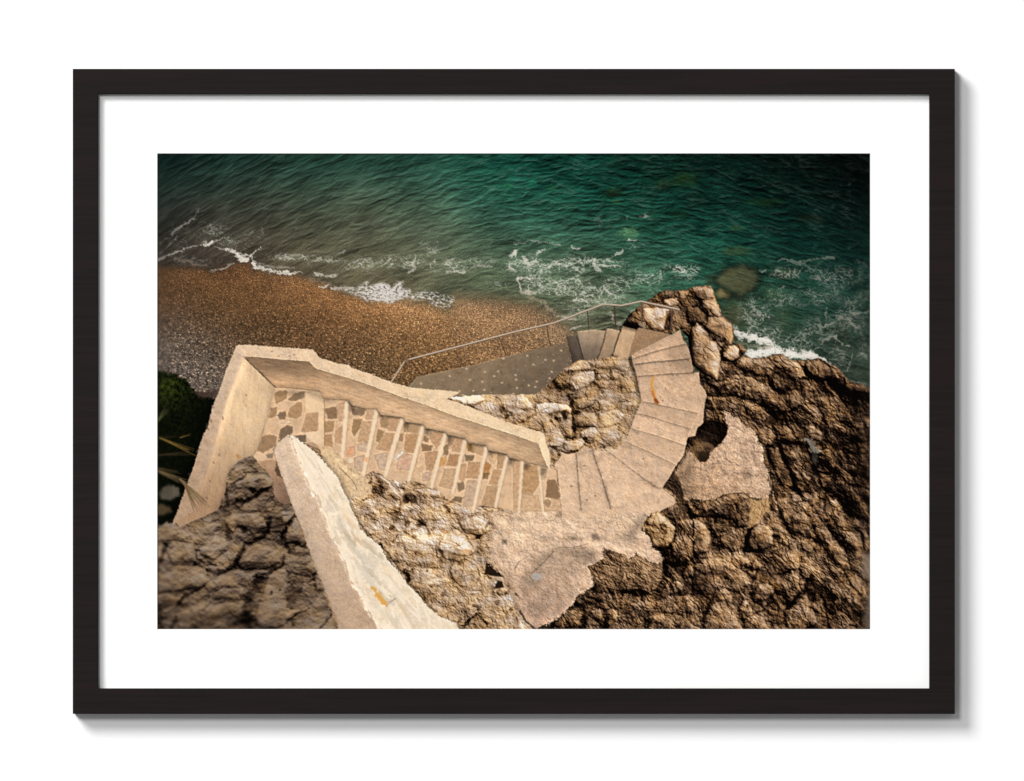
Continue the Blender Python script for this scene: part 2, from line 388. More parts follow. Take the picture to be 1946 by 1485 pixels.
    S(g([(460,640),(600,670),(700,700),(800,720),(850,760)]), 4, (235,225,210), .9, 1.2, .6, w2=9)
    S(g([(660,720),(760,720),(840,750)]), 10, (245,238,226), .9, 1.5, .7)
    for q in ([(600,860),(700,850),(790,830),(900,790),(990,870),(900,890),(800,915),(650,935),(590,890)], [(1005,870),(1060,825),(1150,890),(1190,910),(1100,930),(1060,945)], [(1190,870),(1280,845),(1380,910),(1480,985),(1380,940),(1270,945)]):
        sl, m = pmask(g(q), 2.5, 7, 8); xx = cv.X[sl]; yy = cv.Y[sl]
        nn = fbm(xx / 6, yy / 4.5, 141, 4, .65); lay(sl, m * sstep(-.42, .05, nn + .12) * .95, np.array([.93, .90, .85], F32) * (1 - .22 * sstep(.0, .5, fbm(xx / 5, yy / 4, 143, 3)))[..., None])
    S(g([(470,650),(560,680),(640,700),(720,735),(820,750),(870,790)]), 20, (236,229,216), .9, 1.5, .9); S(g([(620,880),(720,870),(820,850),(900,830),(980,880)]), 26, (240,234,222), .9, 1.5, .9); S(g([(1020,880),(1090,870),(1180,910)]), 22, (238,231,218), .9, 1.5, .9); S(g([(1200,890),(1300,890),(1390,930),(1480,985)]), 20, (236,228,214), .9, 1.5, .9, w2=6)
    S(g([(480,760),(600,790),(700,800),(850,810)]), 8, (150,135,110), .5, 2, 1)
    for q, w in (([(1350,560),(1420,590),(1480,560),(1550,560)],5),([(1600,490),(1680,500),(1740,560),(1780,600)],8),([(1720,440),(1800,450),(1925,420)],5),([(1340,830),(1440,740),(1540,680),(1600,760),(1700,800)],2.5),
                 ([(1080,770),(1180,650),(1290,680)],2.5),([(570,390),(600,470),(680,540)],5),([(640,345),(690,390),(735,465),(660,460)],4),([(1040,700),(1030,750)],3),([(870,660),(885,700)],2.5),([(1690,260),(1720,330)],3),
                 ([(1350,80),(1450,85),(1500,70)],2.5),([(930,200),(1000,150)],2),([(430,570),(470,610)],5),([(1790,900),(1850,880),(1900,920)],4),([(1690,1060),(1720,960),(1740,880)],2),([(1460,380),(1450,520)],1.5),([(1730,1190),(1800,1190),(1880,1210)],4),([(1480,700),(1560,690)],6)):
        S(g(q), w, (150, 148, 134), .72, 1, .9)
    S(T(1314,292,[(930,1160),(1010,1140),(1070,1170),(1200,1170),(1300,1150),(1420,1130),(1540,1130)]), 3.5, (130,130,118), .65, 1, 1)
    S(T(1314,292,[(1140,1190),(1220,1190),(1290,1250)]), 5, (130,130,118), .6, 1, 1)
    S(T(1314,292,[(1780,1160),(1850,1180),(1900,1230)]), 4, (84,90,82), .6, 1.5, 1)
    S(T(1314,292,[(750,1280),(800,1260)]), 4, (150,155,140), .7, 1, .8)

# ---------------------------------------------------------------- rocks
RAMP_BROWN = [(0,6,4,3),(.12,25,16,11),(.25,56,39,27),(.40,102,75,51),(.55,148,113,80),(.70,188,148,109),(.85,218,182,143),(1,243,220,190)]
RAMP_TAN = [(0,16,10,6),(.12,45,31,20),(.25,88,65,43),(.40,130,100,70),(.55,168,134,100),(.70,200,166,130),(.85,226,198,164),(1,250,238,220)]
RAMP_GREY = [(0,6,4,3),(.12,26,19,14),(.25,58,44,33),(.40,100,80,62),(.55,136,112,88),(.70,162,138,112),(.85,176,158,138),(1,214,200,182)]

def light(h, sx=.62, sy=-.62, sz=.5, k=1.0):
    gy, gx = np.gradient(h, cv.S)
    gx = gx * k; gy = gy * k
    return (-gx * sx - gy * sy + sz) / np.sqrt(1 + gx * gx + gy * gy)

def rock_details():
    X, Y = cv.X, cv.Y
    wx = 20 * fbm(X / 52, Y / 52, 201, 4); wy = 20 * fbm(X / 52, Y / 52, 206, 4)
    # A: broken blocky rock, beds running down to the right
    ca, sa = math.cos(math.radians(48)), math.sin(math.radians(48))
    u = (X + wx) * ca + (Y + wy) * sa; v = -(X + wx) * sa + (Y + wy) * ca
    f1, f2, c1 = vor(u / 40, v / 26, 211); g1, g2, c2 = vor((u + 6 * c1) / 17, (v + 9 * c1) / 13, 214); k1, k2, c3 = vor((X + .2 * wx) / 7.5, (Y + .2 * wy) / 6.5, 217)
    cv.hA = 2.6 * np.sqrt(np.clip(f2 - f1, 0, .7)) + 5 * c1 + 1.3 * np.sqrt(np.clip(g2 - g1, 0, .6)) + 1.6 * c2 + .6 * np.sqrt(np.clip(k2 - k1, 0, .5)) + .6 * c3 + 12 * fbm(X / 46 + wx / 60, Y / 46 + wy / 60, 221, 7, .57) + 1.6 * fbm(X / 5, Y / 5, 222, 3, .7)
    bd = ridged(u / 70, v / 10, 229, 4, .55)
    cv.hA = cv.hA + 3.4 * bd * sstep(-.3, .4, fbm(X / 60, Y / 60, 227, 2)) + 1.5 * fbm(X / 9, Y / 9, 226, 3, .6)
    cv.xA = -.10 * (sstep(.08, .0, f2 - f1) * .55 * sstep(-.25, .2, wx / 20) + sstep(.09, .0, g2 - g1) * .4 * sstep(-.2, .25, wy / 20)) + .12 * fbm(X / 2.4, Y / 2.4, 231, 2) + .22 * fbm(X / 80, Y / 55, 233, 3)
    # B: pitted pale limestone
    w2x = 12 * fbm(X / 30, Y / 30, 241, 4); w2y = 12 * fbm(X / 30, Y / 30, 246, 4)
    e1, e2, d1 = vor((X + w2x) / 26, (Y + w2y) / 21, 251); q1, q2, d2 = vor((X + w2x) / 9, (Y + w2y) / 8, 254)
    cv.hB = 2.4 * np.sqrt(np.clip(e2 - e1, 0, .6)) + 4 * d1 + 1.5 * np.sqrt(np.clip(q2 - q1, 0, .6)) + 1.5 * d2 + 13 * fbm(X / 34, Y / 30, 257, 7, .62) - 3.0 * sstep(.1, .55, fbm(X / 9, Y / 8, 264, 4, .6))
    pit = sstep(.26, .60, fbm(X / 5.0, Y / 4.2, 271, 3, .65)) * sstep(-.1, .4, fbm(X / 40, Y / 30, 275, 2))
    cv.xB = -.32 * pit + .13 * fbm(X / 2.4, Y / 2.4, 278, 2) - .12 * sstep(.10, 0, e2 - e1) * sstep(0, .25, w2x / 12)
    # C: soft weathered masses (out of focus foreground)
    ca, sa = math.cos(math.radians(-28)), math.sin(math.radians(-28))
    u = X * ca + Y * sa; v = -X * sa + Y * ca
    cv.hC = 20 * fbm((X + .6 * wx) / 66, (Y + .6 * wy) / 50, 281, 7, .52) + .30 * cv.hB
    cv.xC = .05 * fbm(X / 3, Y / 3, 291, 2) - .16 * sstep(.3, .6, fbm(X / 9, Y / 7, 293, 3))
    def sh(h, x): return .60 * (light(h, k=.62) - .47) - .028 * np.clip(blur(h, 8) - h, -4, 9) + x
    cv.dA = sh(cv.hA, cv.xA); cv.dB = sh(cv.hB, cv.xB)
    cv.mot = fbm(X / 30, Y / 24, 295, 4)

def rockmass(outline, base, facets, cracks, blobs, det, contrast, rampc, name, warm=0.1, rough=3, bl=0, seed=3, rid=None, sig=45, parent=None, edge=0, dome=1.0, gap=.16, scatter=None, sun=.66, soften=1.0, wide=0.0, lx=.62, ly=-.62):
    """outline: traced edge; base: (x,y,tone); facets: (pts, tone, slope, weight); cracks: (pts, width, amount); blobs: (x,y,rx,ry,amount)"""
    X, Y = cv.X, cv.Y
    hgt, ext = {'A': (cv.hA, cv.xA), 'B': (cv.hB, cv.xB), 'C': (cv.hC, cv.xC)}[det]
    t = field([b for b in base], sig)[..., 0].copy()
    H = np.zeros(X.shape, F32); K = np.ones(X.shape, F32)
    ids = []
    if scatter:                                        # loose lumps of many sizes: (count, smallest, largest, bed angle, stretch, tone spread)
        n_, a0, a1, ang, stc, spr = scatter
        rg = np.random.default_rng(seed + 77); x0 = min(p[0] for p in outline); x1 = max(p[0] for p in outline); y0 = min(p[1] for p in outline); y1 = max(p[1] for p in outline)
        x0 = max(x0, PX0 - 5); x1 = min(x1, PX1 + 5); y0 = max(y0, PY0 - 5); y1 = min(y1, PY1 + 5)
        extra = []
        for q in range(n_):
            cx, cy = rg.uniform(x0, x1), rg.uniform(y0, y1); r_ = a0 * (a1 / a0) ** (rg.random() ** 1.7)
            th = math.radians(ang + rg.normal() * 22); k_ = int(rg.integers(5, 9)); ph = rg.random() * 6.3
            pp = []
            for e in range(k_):
                b_ = ph + 2 * math.pi * (e + rg.uniform(-.3, .3)) / k_; rr = r_ * rg.uniform(.72, 1.18)
                ux, uy = rr * math.cos(b_) * stc, rr * math.sin(b_) / stc
                pp.append((cx + ux * math.cos(th) - uy * math.sin(th), cy + ux * math.sin(th) + uy * math.cos(th)))
            extra.append((r_, pp, float(np.clip(rg.normal(), -1.6, 1.6)) * spr))
        extra.sort(key=lambda e: -e[0])
        facets = [(e[1], ('rel', e[2]), .05 + .08 * rg.random(), .85) for e in extra] + facets
    for fc in facets:
        pts, tone, slope, wgt = fc[:4]
        s1, d1 = sdpoly(pts, 8, 2.6, 9, seed + 1)
        if s1 is None: continue
        m = np.clip(.5 - d1 / 3.0, 0, 1) * wgt
        if isinstance(tone, tuple): t[s1] += m * tone[1]
        else: t[s1] += m * (tone - t[s1])
        ins = np.clip(-d1, 0, None); rin = float(ins.max()) + .1
        if slope > .03:
            r = min(rin, 26.0)
            q = np.clip(ins / (r * .95), 0, 1)
            soft_ = soften if isinstance(tone, tuple) else 1.0
            amp = r * (.42 + 3.6 * slope) * dome * wgt * soft_
            cur = H[s1]; base_h = float(np.median(cur))
            prof = amp * np.sqrt(1 - (1 - q) ** 2) + 1.0
            if isinstance(tone, tuple):                     # broken face: a tilted plane with only slightly rounded edges
                pc_ = (sum(p[0] for p in pts) / len(pts), sum(p[1] for p in pts) / len(pts)); ph_ = (pc_[0] * 12.9898 + pc_[1] * 78.233) % 6.283; tl_ = .22 + .34 * ((pc_[0] * 3.7 + pc_[1] * 1.3) % 1.0)
                prof = .55 * prof + tl_ * ((X[s1] - pc_[0]) * math.cos(ph_) + (Y[s1] - pc_[1]) * math.sin(ph_)) * (.6 + .4 * q)
                base_h = cur                                # rides on what is below it
                H[s1] = cur + m * prof * .8
            else: H[s1] = cur * (1 - m) + m * (base_h + prof)
            t[s1] -= gap * soft_ * wgt * np.exp(-((d1 - .6) / 1.7) ** 2)             # gap round the stone
        K[s1] *= 1 - .25 * m
        if len(fc) > 4: ids.append((fc[4], s1, m))
    so, do = sdpoly(outline, 30, rough, 8, seed)
    if edge: H[so] += edge * np.sqrt(1 - (1 - np.clip(-do / 14, 0, 1)) ** 2)
    Hf = blur(H, .9) + hgt * K
    la = light(Hf, lx, ly, .55, k=.60)
    ao = blur(Hf, 8) - Hf; ao2 = blur(H, 14) - H
    det_ = .66 * (la - .50) - .026 * np.clip(ao, -5, 9) - .008 * np.clip(ao2, -8, 14)
    if wide: tt0 = wide * (light(22 * fbm(X / 75 + .004 * Y, Y / 66, seed + 5, 5, .5) + blur(H, 5) * .6, lx, ly, .5, .8) - .48)
    else: tt0 = 0
    sh = np.zeros(X.shape, F32); hs = blur(Hf, 1.2)
    for q in range(1, 13):                             # cast shadow, marching towards the sun
        dd_ = 1.7 * q; ix = int(round(dd_ * lx / .877 / cv.S)); iy = int(round(dd_ * ly / .877 / cv.S))
        sh = np.maximum(sh, np.roll(np.roll(hs, -ix, 1), -iy, 0) - hs - sun * dd_)
    sh = blur(np.clip(sh / 3.0, 0, 1), 1.0)
    det_ = det_ * (1 - .5 * sh) - .20 * sh
    tt = t + tt0 + contrast * det_ + ext * (.5 + .5 * contrast)
    for pts, w, am in cracks:
        s1 = crop(min(p[0] for p in pts) - 3 * w - 8, min(p[1] for p in pts) - 3 * w - 8, max(p[0] for p in pts) + 3 * w + 8, max(p[1] for p in pts) + 3 * w + 8)
        if s1 is None: continue
        xx = X[s1] + 5 * fbm(X[s1] / 12, Y[s1] / 12, 301, 3); yy = Y[s1] + 5 * fbm(X[s1] / 12, Y[s1] / 12, 305, 3)
        d = segdist(xx, yy, pts)
        m = sstep(1.3, .3, d / (w / 2 + .6) + .4 * fbm(X[s1] / 6, Y[s1] / 6, 308, 3))
        tt[s1] += m * am
    for (x, y, rx, ry, am) in blobs:
        s1 = crop(x - 2 * rx - 4, y - 2 * ry - 4, x + 2 * rx + 4, y + 2 * ry + 4)
        if s1 is None: continue
        d = np.hypot((X[s1] - x) / rx, (Y[s1] - y) / ry) + .7 * fbm(X[s1] / 7, Y[s1] / 7, 311, 4, .6)
        tt[s1] += sstep(1.3, .4, d) * am
    if bl: tt = blur(tt, bl)
    col = ramp(np.clip(tt, 0, 1), rampc)
    mo = cv.mot * warm
    col = col * np.stack([1 + .45 * mo, 1 + .12 * mo, 1 - .75 * mo], -1)
    m = np.clip(.5 - do / (1.6 + 2 * bl), 0, 1)
    lay(so, m, col[so])
    r = rid if rid is not None else region(name, parent)
    setlab(so, m, r)
    for nm, s1, m in ids:
        k = region(nm, r); v = cv.lab[s1]; v[(m > .5) & (v == r)] = k
    return r

A5 = lambda p: T(1314, 518, p)
A9 = lambda p: T(1314, 744, p)
A13 = lambda p: T(1314, 970, p)
A12 = lambda p: T(976, 970, p)
A11 = lambda p: T(638, 970, p)
A10 = lambda p: T(299, 970, p)
A6 = lambda p: T(299, 744, p)
A7 = lambda p: T(638, 744, p)
A8 = lambda p: T(976, 744, p)
A4 = lambda p: T(976, 518, p)
A3 = lambda p: T(638, 518, p)
A2 = lambda p: T(299, 518, p)

def rocks_right():
    out = A5([(100,1000),(300,940),(440,960),(540,905),(590,890),(650,930),(830,910),(900,885),(990,880),(1040,940),(1130,950),(1200,960),(1300,935),(1380,925),(1480,980),(1580,1030),(1650,1110),(1720,1180),(1850,1210),(1900,1240),(1990,1300)]) + [(1672,1210),(990,1210),(1060,1170),(1120,1110),(1180,1040),(1230,960),(1300,860),(1320,760)]
    base = [(1340,740,.22),(1400,720,.34),(1440,705,.36),(1500,710,.38),(1550,720,.27),(1600,750,.25),(1640,770,.22),(1380,770,.28),(1450,770,.32),(1520,790,.30),(1600,820,.29),(1640,850,.24),(1350,800,.30),
            (1420,830,.36),(1480,850,.26),(1540,870,.26),(1600,900,.25),(1645,930,.22),(1500,920,.28),(1560,950,.27),(1620,980,.22),(1300,900,.45),(1440,930,.45),(1470,970,.42),(1540,1000,.38),(1600,1030,.26),(1640,1040,.28),
            (1300,1000,.34),(1350,1020,.34),(1400,1030,.40),(1450,1040,.42),(1500,1060,.42),(1560,1060,.42),(1600,1100,.40),(1300,1080,.30),(1350,1090,.42),(1400,1100,.42),(1450,1110,.36),(1500,1100,.40),(1550,1140,.24),(1610,1160,.24),(1640,1190,.24),
            (1300,1150,.40),(1350,1170,.42),(1400,1180,.40),(1450,1180,.36),(1500,1180,.40),(1150,1150,.32),(1200,1160,.36),(1100,1180,.28),(1250,1180,.42),(1200,1130,.22),(1280,1050,.22),(1250,1110,.16),(1150,1190,.34)]
    fa = [
        (A5([(330,1190),(420,1110),(540,1100),(700,1160),(830,1240),(820,1297),(600,1297),(500,1200),(400,1297)]), .46, .12, .7),
        (A5([(560,900),(700,940),(840,940),(900,1010),(850,1130),(700,1120),(560,1060),(480,1000)]), .40, .14, .7, 'boulder'),
        (A5([(990,950),(1130,960),(1210,1040),(1230,1120),(1130,1190),(1010,1090)]), .47, .15, .75, 'boulder'),
        (A5([(840,910),(980,890),(1020,960),(900,980)]), .44, .1, .6),
        (A5([(1220,1000),(1300,950),(1390,950),(1560,1050),(1600,1150),(1400,1180),(1280,1110)]), .20, .12, .75, 'boulder'),
        (A5([(870,1150),(1000,1140),(1110,1180),(1120,1260),(980,1297),(860,1240)]), .17, .12, .6),
        (A5([(1160,1150),(1340,1180),(1400,1280),(1200,1290)]), .36, .1, .6),
        (A5([(1660,1200),(1850,1220),(1946,1297),(1700,1297)]), .34, .1, .6),
        (A9([(160,60),(330,50),(480,60),(520,130),(420,220),(300,230),(180,170)]), .38, .12, .6),
        (A9([(540,90),(720,150),(860,270),(780,330),(600,230)]), .42, .14, .7),
        (A9([(820,30),(1100,40),(1180,160),(1080,230),(900,240),(780,130)]), .24, .12, .6),
        (A9([(1200,160),(1330,140),(1420,260),(1380,380),(1260,290)]), .40, .14, .6),
        (A9([(1060,220),(1180,150),(1240,300),(1160,360),(1050,300)]), .13, .05, .7),
        (A9([(700,430),(830,370),(930,460),(900,580),(780,600)]), .42, .1, .6),
        (A9([(890,370),(1030,370),(1130,500),(1110,560),(920,530)]), .28, .14, .7),
        (A9([(1200,370),(1300,370),(1410,440),(1400,540),(1290,510)]), .40, .15, .7),
        (A9([(980,620),(1110,640),(1140,720),(1060,790),(980,700)]), .36, .12, .7, 'boulder'),
        (A9([(1370,640),(1480,610),(1570,720),(1540,850),(1400,780)]), .32, .15, .7, 'boulder'),
        (A9([(1440,290),(1560,290),(1680,430),(1640,480),(1480,400)]), .24, .12, .6),
        (A9([(1350,60),(1560,60),(1700,200),(1750,330),(1600,330),(1420,220)]), .33, .1, .5),
        (A9([(1780,330),(1860,340),(1860,400),(1790,400)]), .34, .15, .7),
        (A9([(1380,890),(1480,900),(1510,970),(1400,990)]), .34, .15, .7, 'boulder'),
        (A9([(1440,1180),(1560,1170),(1640,1270),(1560,1340),(1440,1290)]), .40, .15, .7, 'boulder'),
        (A9([(1190,1090),(1350,1110),(1380,1200),(1290,1240),(1190,1170)]), .38, .13, .7),
        (A9([(820,610),(940,610),(985,760),(1050,830),(1115,1030),(1010,1050),(920,900),(850,760)]), .50, .12, .75),
        (A9([(1060,1090),(1140,1080),(1200,1180),(1100,1200)]), .52, .15, .7, 'boulder'),
        (A9([(900,1150),(1050,1150),(1060,1200),(940,1220)]), .46, .1, .7),
        (A9([(1140,1200),(1240,1190),(1340,1297),(1200,1297)]), .52, .12, .7),
        (A13([(-20,110),(20,85),(130,140),(200,230),(215,330),(170,450),(60,480),(-60,470)]), .47, .20, .8, 'boulder'),
        (A13([(190,360),(330,480),(250,500),(140,490)]), .46, 0, .8),
        (A13([(200,140),(310,140),(330,240),(280,310),(210,250)]), .32, .15, .75, 'boulder'),
        (A13([(300,300),(380,260),(540,330),(570,400),(460,450),(330,400)]), .34, .12, .7),
        (A13([(400,170),(560,230),(610,210),(580,380),(470,270)]), .48, .05, .6),
        (A13([(595,350),(640,210),(720,150),(830,170),(885,260),(880,380),(760,440),(640,430)]), .49, .16, .85, 'boulder'),
        (A13([(880,330),(940,350),(950,410),(890,440)]), .46, .12, .7),
        (A13([(920,0),(960,60),(1010,130),(1100,320),(1050,390),(960,260),(900,100)]), .60, 0, .85),
        (A13([(1080,60),(1200,10),(1290,90),(1310,190),(1200,260),(1100,230)]), .43, .14, .7),
        (A13([(1240,-20),(1330,0),(1470,200),(1610,390),(1700,510),(1640,640),(1540,520),(1400,270),(1330,180)]), .48, .04, .7),
        (A13([(1400,30),(1340,0),(1400,40),(1490,210),(1600,400),(1560,390),(1450,200)]), .60, 0, .7),
        (A13([(1160,320),(1290,310),(1350,380),(1290,460),(1190,420)]), .50, .16, .75, 'boulder'),
        (A13([(1650,90),(1730,120),(1740,220),(1660,210)]), .30, .14, .7),
        (A13([(1760,60),(1830,150),(1800,210),(1730,170)]), .28, .14, .7),
        (A13([(1600,220),(1730,230),(1830,350),(1790,420),(1650,350)]), .30, .14, .7),
        (A13([(1070,370),(1130,340),(1170,560),(1160,780),(1190,880),(1110,950),(1050,640)]), .56, .04, .8),
        (A13([(1180,560),(1340,620),(1500,720),(1640,860),(1760,960),(1700,1010),(1440,830),(1280,690)]), .50, .05, .7),
        (A13([(1430,510),(1640,660),(1760,840),(1860,960),(1780,1000),(1560,760)]), .48, .06, .6),
        (A13([(1660,740),(1780,690),(1820,780),(1900,880),(1860,960),(1740,840)]), .46, .1, .7),
        (A13([(1190,880),(1240,740),(1300,690),(1440,830),(1600,960),(1520,1000),(1340,980)]), .07, .02, .9),
        (A13([(850,470),(980,430),(1090,540),(1110,640),(1000,690),(880,700),(780,620)]), .25, .14, .6),
        (A13([(740,660),(880,700),(900,770),(780,770)]), .33, 0, .7),
        (A13([(520,520),(590,500),(640,560),(620,630),(530,600)]), .34, .16, .85, 'boulder'),
        (A13([(650,580),(690,530),(760,590),(750,650),(660,640)]), .34, .16, .85, 'boulder'),
        (A13([(590,660),(700,650),(700,720),(650,750)]), .40, .14, .8, 'boulder'),
        (A13([(670,890),(720,800),(830,790),(900,850),(890,900),(800,970),(690,1000),(640,960)]), .46, .14, .8, 'boulder'),
        (A13([(0,620),(130,530),(300,510),(420,560),(600,700),(640,800),(500,860),(420,760),(250,680),(120,690)]), .48, .1, .7),
        (A13([(40,760),(180,740),(270,800),(200,860),(60,830)]), .45, .18, .6),
        (A13([(0,650),(120,690),(260,700),(300,830),(200,920),(0,930)]), .24, .08, .5),
        (A13([(260,880),(360,840),(450,920),(430,1000),(300,980)]), .48, .15, .75, 'boulder'),
        (A13([(150,1110),(200,1020),(360,980),(440,1080),(500,1200),(560,1297),(120,1297)]), .45, .12, .7),
        (A13([(560,1200),(680,1130),(780,1150),(840,1297),(580,1297)]), .45, .12, .7),
        (A13([(990,1090),(1140,1000),(1230,900),(1320,1080),(1360,1220),(1200,1297),(1040,1297)]), .42, .10, .7),
        (A13([(880,900),(980,930),(1020,1000),(960,1040),(880,980)]), .40, .14, .7),
        (A13([(830,1060),(960,1100),(1000,1200),(900,1260),(820,1180)]), .34, .14, .7),
        (A12([(1390,210),(1490,30),(1560,20),(1740,190),(1720,330),(1660,390),(1500,390),(1480,300)]), .60, .10, .9, 'boulder'),
        (A12([(1760,120),(1880,90),(1946,110),(1946,320),(1860,250)]), .36, .12, .7),
        (A12([(1700,300),(1860,260),(1946,340),(1946,520),(1800,580),(1700,480)]), .38, .14, .7),
        (A12([(1820,680),(1880,600),(1946,590),(1946,720),(1840,740)]), .44, .15, .75),
        (A12([(1640,790),(1690,770),(1690,910),(1630,860)]), .40, .15, .8),
        (A12([(1700,800),(1770,755),(1840,820),(1820,890),(1720,890)]), .44, .2, .9, 'boulder'),
        (A12([(1530,980),(1680,930),(1900,910),(1946,960),(1946,1100),(1700,1120),(1560,1060)]), .44, .10, .7),
        (A12([(1420,1160),(1600,1120),(1720,1200),(1700,1297),(1430,1297)]), .40, .12, .7),
        (A12([(1780,1200),(1946,1120),(1946,1297),(1800,1290)]), .40, .12, .7),
        (A12([(830,1090),(930,1060),(985,1200),(940,1230),(860,1160)]), .42, .18, .85, 'boulder'),
        (A12([(1000,1090),(1060,1060),(1110,1090),(1130,1200),(1040,1230)]), .48, .18, .85, 'boulder'),
        (A12([(540,1090),(640,1070),(740,1130),(700,1250),(500,1290),(430,1250)]), .46, .12, .75),
        (A12([(1240,1010),(1400,980),(1540,1000),(1500,1100),(1330,1120)]), .42, .1, .6),
        (A9([(90,1210),(250,1180),(390,1120),(560,1095),(640,1150),(660,1297)]) + A13([(625,20),(620,170),(500,190),(440,100),(200,70),(0,70),(-40,20)]), .24, .10, .9, 'boulder'),
        (A9([(640,1150),(700,1190),(830,1160),(850,1290)]) + A13([(800,20),(730,130),(630,185),(625,20)]), .60, 0, .85),
    ]
    cr = [(A5([(300,950),(290,1080),(280,1180)]), 5, -.3), (A5([(310,960),(430,985),(530,920)]), 5, -.25), (A5([(140,1130),(220,1230),(330,1297)]), 10, -.25), (A5([(860,1150),(880,1250),(1000,1297)]), 6, -.2),
          (A5([(1230,1020),(1260,1110),(1390,1170),(1560,1130)]), 6, -.2), (A5([(330,1230),(480,1180),(640,1240)]), 4, -.15), (A5([(1130,960),(1200,1010),(1230,1110)]), 4, -.2), (A5([(1580,1240),(1660,1297)]), 8, -.2),
          (A9([(170,30),(330,40),(480,30)]), 10, -.3), (A9([(510,60),(640,90),(740,140),(880,240),(930,300),(1040,320)]), 6, -.28), (A9([(1160,180),(1060,220),(880,230)]), 4, -.2), (A9([(1030,320),(1130,500),(1160,510)]), 5, -.25),
          (A9([(900,540),(1110,560),(1280,580)]), 9, -.25), (A9([(790,590),(940,580)]), 4, -.3), (A9([(960,600),(1000,750),(1060,830),(1120,1030),(1250,1200),(1330,1297)]), 7, -.25),
          (A9([(1300,690),(1360,860),(1480,890),(1560,850)]), 8, -.22), (A9([(1430,400),(1500,560),(1640,620),(1700,760),(1850,830)]), 8, -.2), (A9([(1560,280),(1700,420),(1820,640)]), 5, -.18), (A9([(1690,40),(1790,220),(1930,270)]), 6, -.2),
          (A9([(1600,900),(1700,1000),(1930,1060)]), 5, -.2), (A9([(1380,1100),(1400,1220),(1440,1290)]), 4, -.2), (A9([(830,860),(870,1060),(930,1280)]), 3, .22), (A9([(860,880),(890,1060),(940,1240)]), 4, -.2),
          (A13([(650,190),(590,300),(580,400),(580,470)]), 7, -.4), (A13([(960,40),(1040,190),(1110,280)]), 13, -.32), (A13([(890,270),(960,340),(1040,380)]), 9, -.28), (A13([(590,440),(720,450)]), 4, -.25),
          (A13([(1480,190),(1560,300),(1640,390),(1740,440)]), 14, -.28), (A13([(1330,190),(1380,320),(1500,500),(1600,600)]), 9, -.2), (A13([(640,570),(640,640),(720,660)]), 4, -.3), (A13([(710,660),(670,760)]), 4, -.3),
          (A13([(1160,620),(1180,700),(1210,720)]), 6, -.3), (A13([(1120,840),(1160,900),(1110,1000),(1040,1060)]), 9, -.35), (A13([(1000,690),(1080,640),(1110,640)]), 4, -.25), (A13([(900,880),(1010,900),(1040,1000)]), 8, -.25),
          (A13([(1640,640),(1700,740),(1740,840)]), 5, -.2), (A13([(1460,600),(1560,700),(1720,880)]), 2.5, -.2), (A13([(1340,660),(1440,780),(1500,900)]), 3, -.2), (A13([(500,1060),(560,1180),(590,1140)]), 10, -.25), (A13([(130,1297),(150,1120),(240,960)]), 10, -.18),
          (A13([(860,1000),(760,1090),(660,1110)]), 5, -.2), (A13([(1010,1080),(1110,1290)]), 5, -.15), (A13([(210,300),(240,360),(330,400),(450,440)]), 5, -.2), (A13([(1380,1000),(1480,1100),(1600,1060)]), 12, -.15),
          (A12([(1600,430),(1640,560),(1620,700)]), 24, -.22), (A12([(1480,390),(1600,380),(1660,400),(1730,320)]), 10, -.35), (A12([(1690,110),(1760,200),(1720,330)]), 6, -.25), (A12([(860,830),(1000,860),(1200,860),(1440,890)]), 18, -.4),
          (A12([(1540,880),(1600,950)]), 16, -.3), (A12([(640,1010),(760,1080),(780,1200),(740,1290)]), 12, -.3), (A12([(1700,920),(1850,910)]), 8, -.2), (A12([(990,1170),(1010,1240),(970,1290)]), 7, -.3), (A12([(1380,1090),(1500,1140),(1460,1280)]), 5, -.2), (A12([(1500,1100),(1700,1120),(1830,1040)]), 4, -.2),
          (A12([(430,1220),(400,1290)]), 8, -.3), (A9([(0,1190),(110,1180),(230,1190),(120,1290)]), 8, -.2)]
    bl = [(*A9([(1240,560)])[0], 22, 16, -.12), (*A9([(1300,820)])[0], 24, 26, -.12), (*A9([(1700,60)])[0], 22, 14, -.12), (*A13([(1300,920)])[0], 24, 12, -.1), (*A13([(1080,1010)])[0], 12, 10, -.15), (*A12([(1680,620)])[0], 16, 16, -.2),
          (*A9([(860,460)])[0], 8, 7, .16), (*A9([(1290,380)])[0], 9, 9, .1), (*A13([(590,1000)])[0], 4, 5, .5), (*A9([(1760,130)])[0], 20, 16, -.1), (*A13([(1500,1100)])[0], 22, 18, -.08), (*A12([(740,1000)])[0], 16, 12, -.18)]
    base = [(x, y, t - .085 * float(np.clip((x - 1360) / 160, 0, 1)) * float(np.clip((1010 - y) / 120, 0, 1)) - .04 * float(np.clip((x - 1560) / 80, 0, 1))) for x, y, t in base]
    r = rockmass(out, base, fa, cr, bl, 'A', .98, RAMP_BROWN, 'shore_rock', warm=.22, rough=3, seed=331, sig=38, edge=8, scatter=(150, 4, 40, 52, 1.55, .06), soften=.38, wide=.46, dome=.78, gap=.10, sun=.85)
    # white crust, golden stain, blurred pale edge
    for q, c, a in ((A9([(1180,525),(1230,500),(1300,520),(1340,590),(1400,640),(1390,670),(1290,660),(1280,590),(1250,540)]), (190,178,158), .75), (A9([(1120,620),(1160,620),(1170,670),(1130,660)]), (170,150,130), .6), (A9([(1300,660),(1370,700),(1350,800),(1310,760)]), (110,100,88), .6)):
        sl, m = pmask(q, 1.6, 3, 5, 7); lay(sl, m * a * (.75 + .5 * cv.dA[sl]), c)
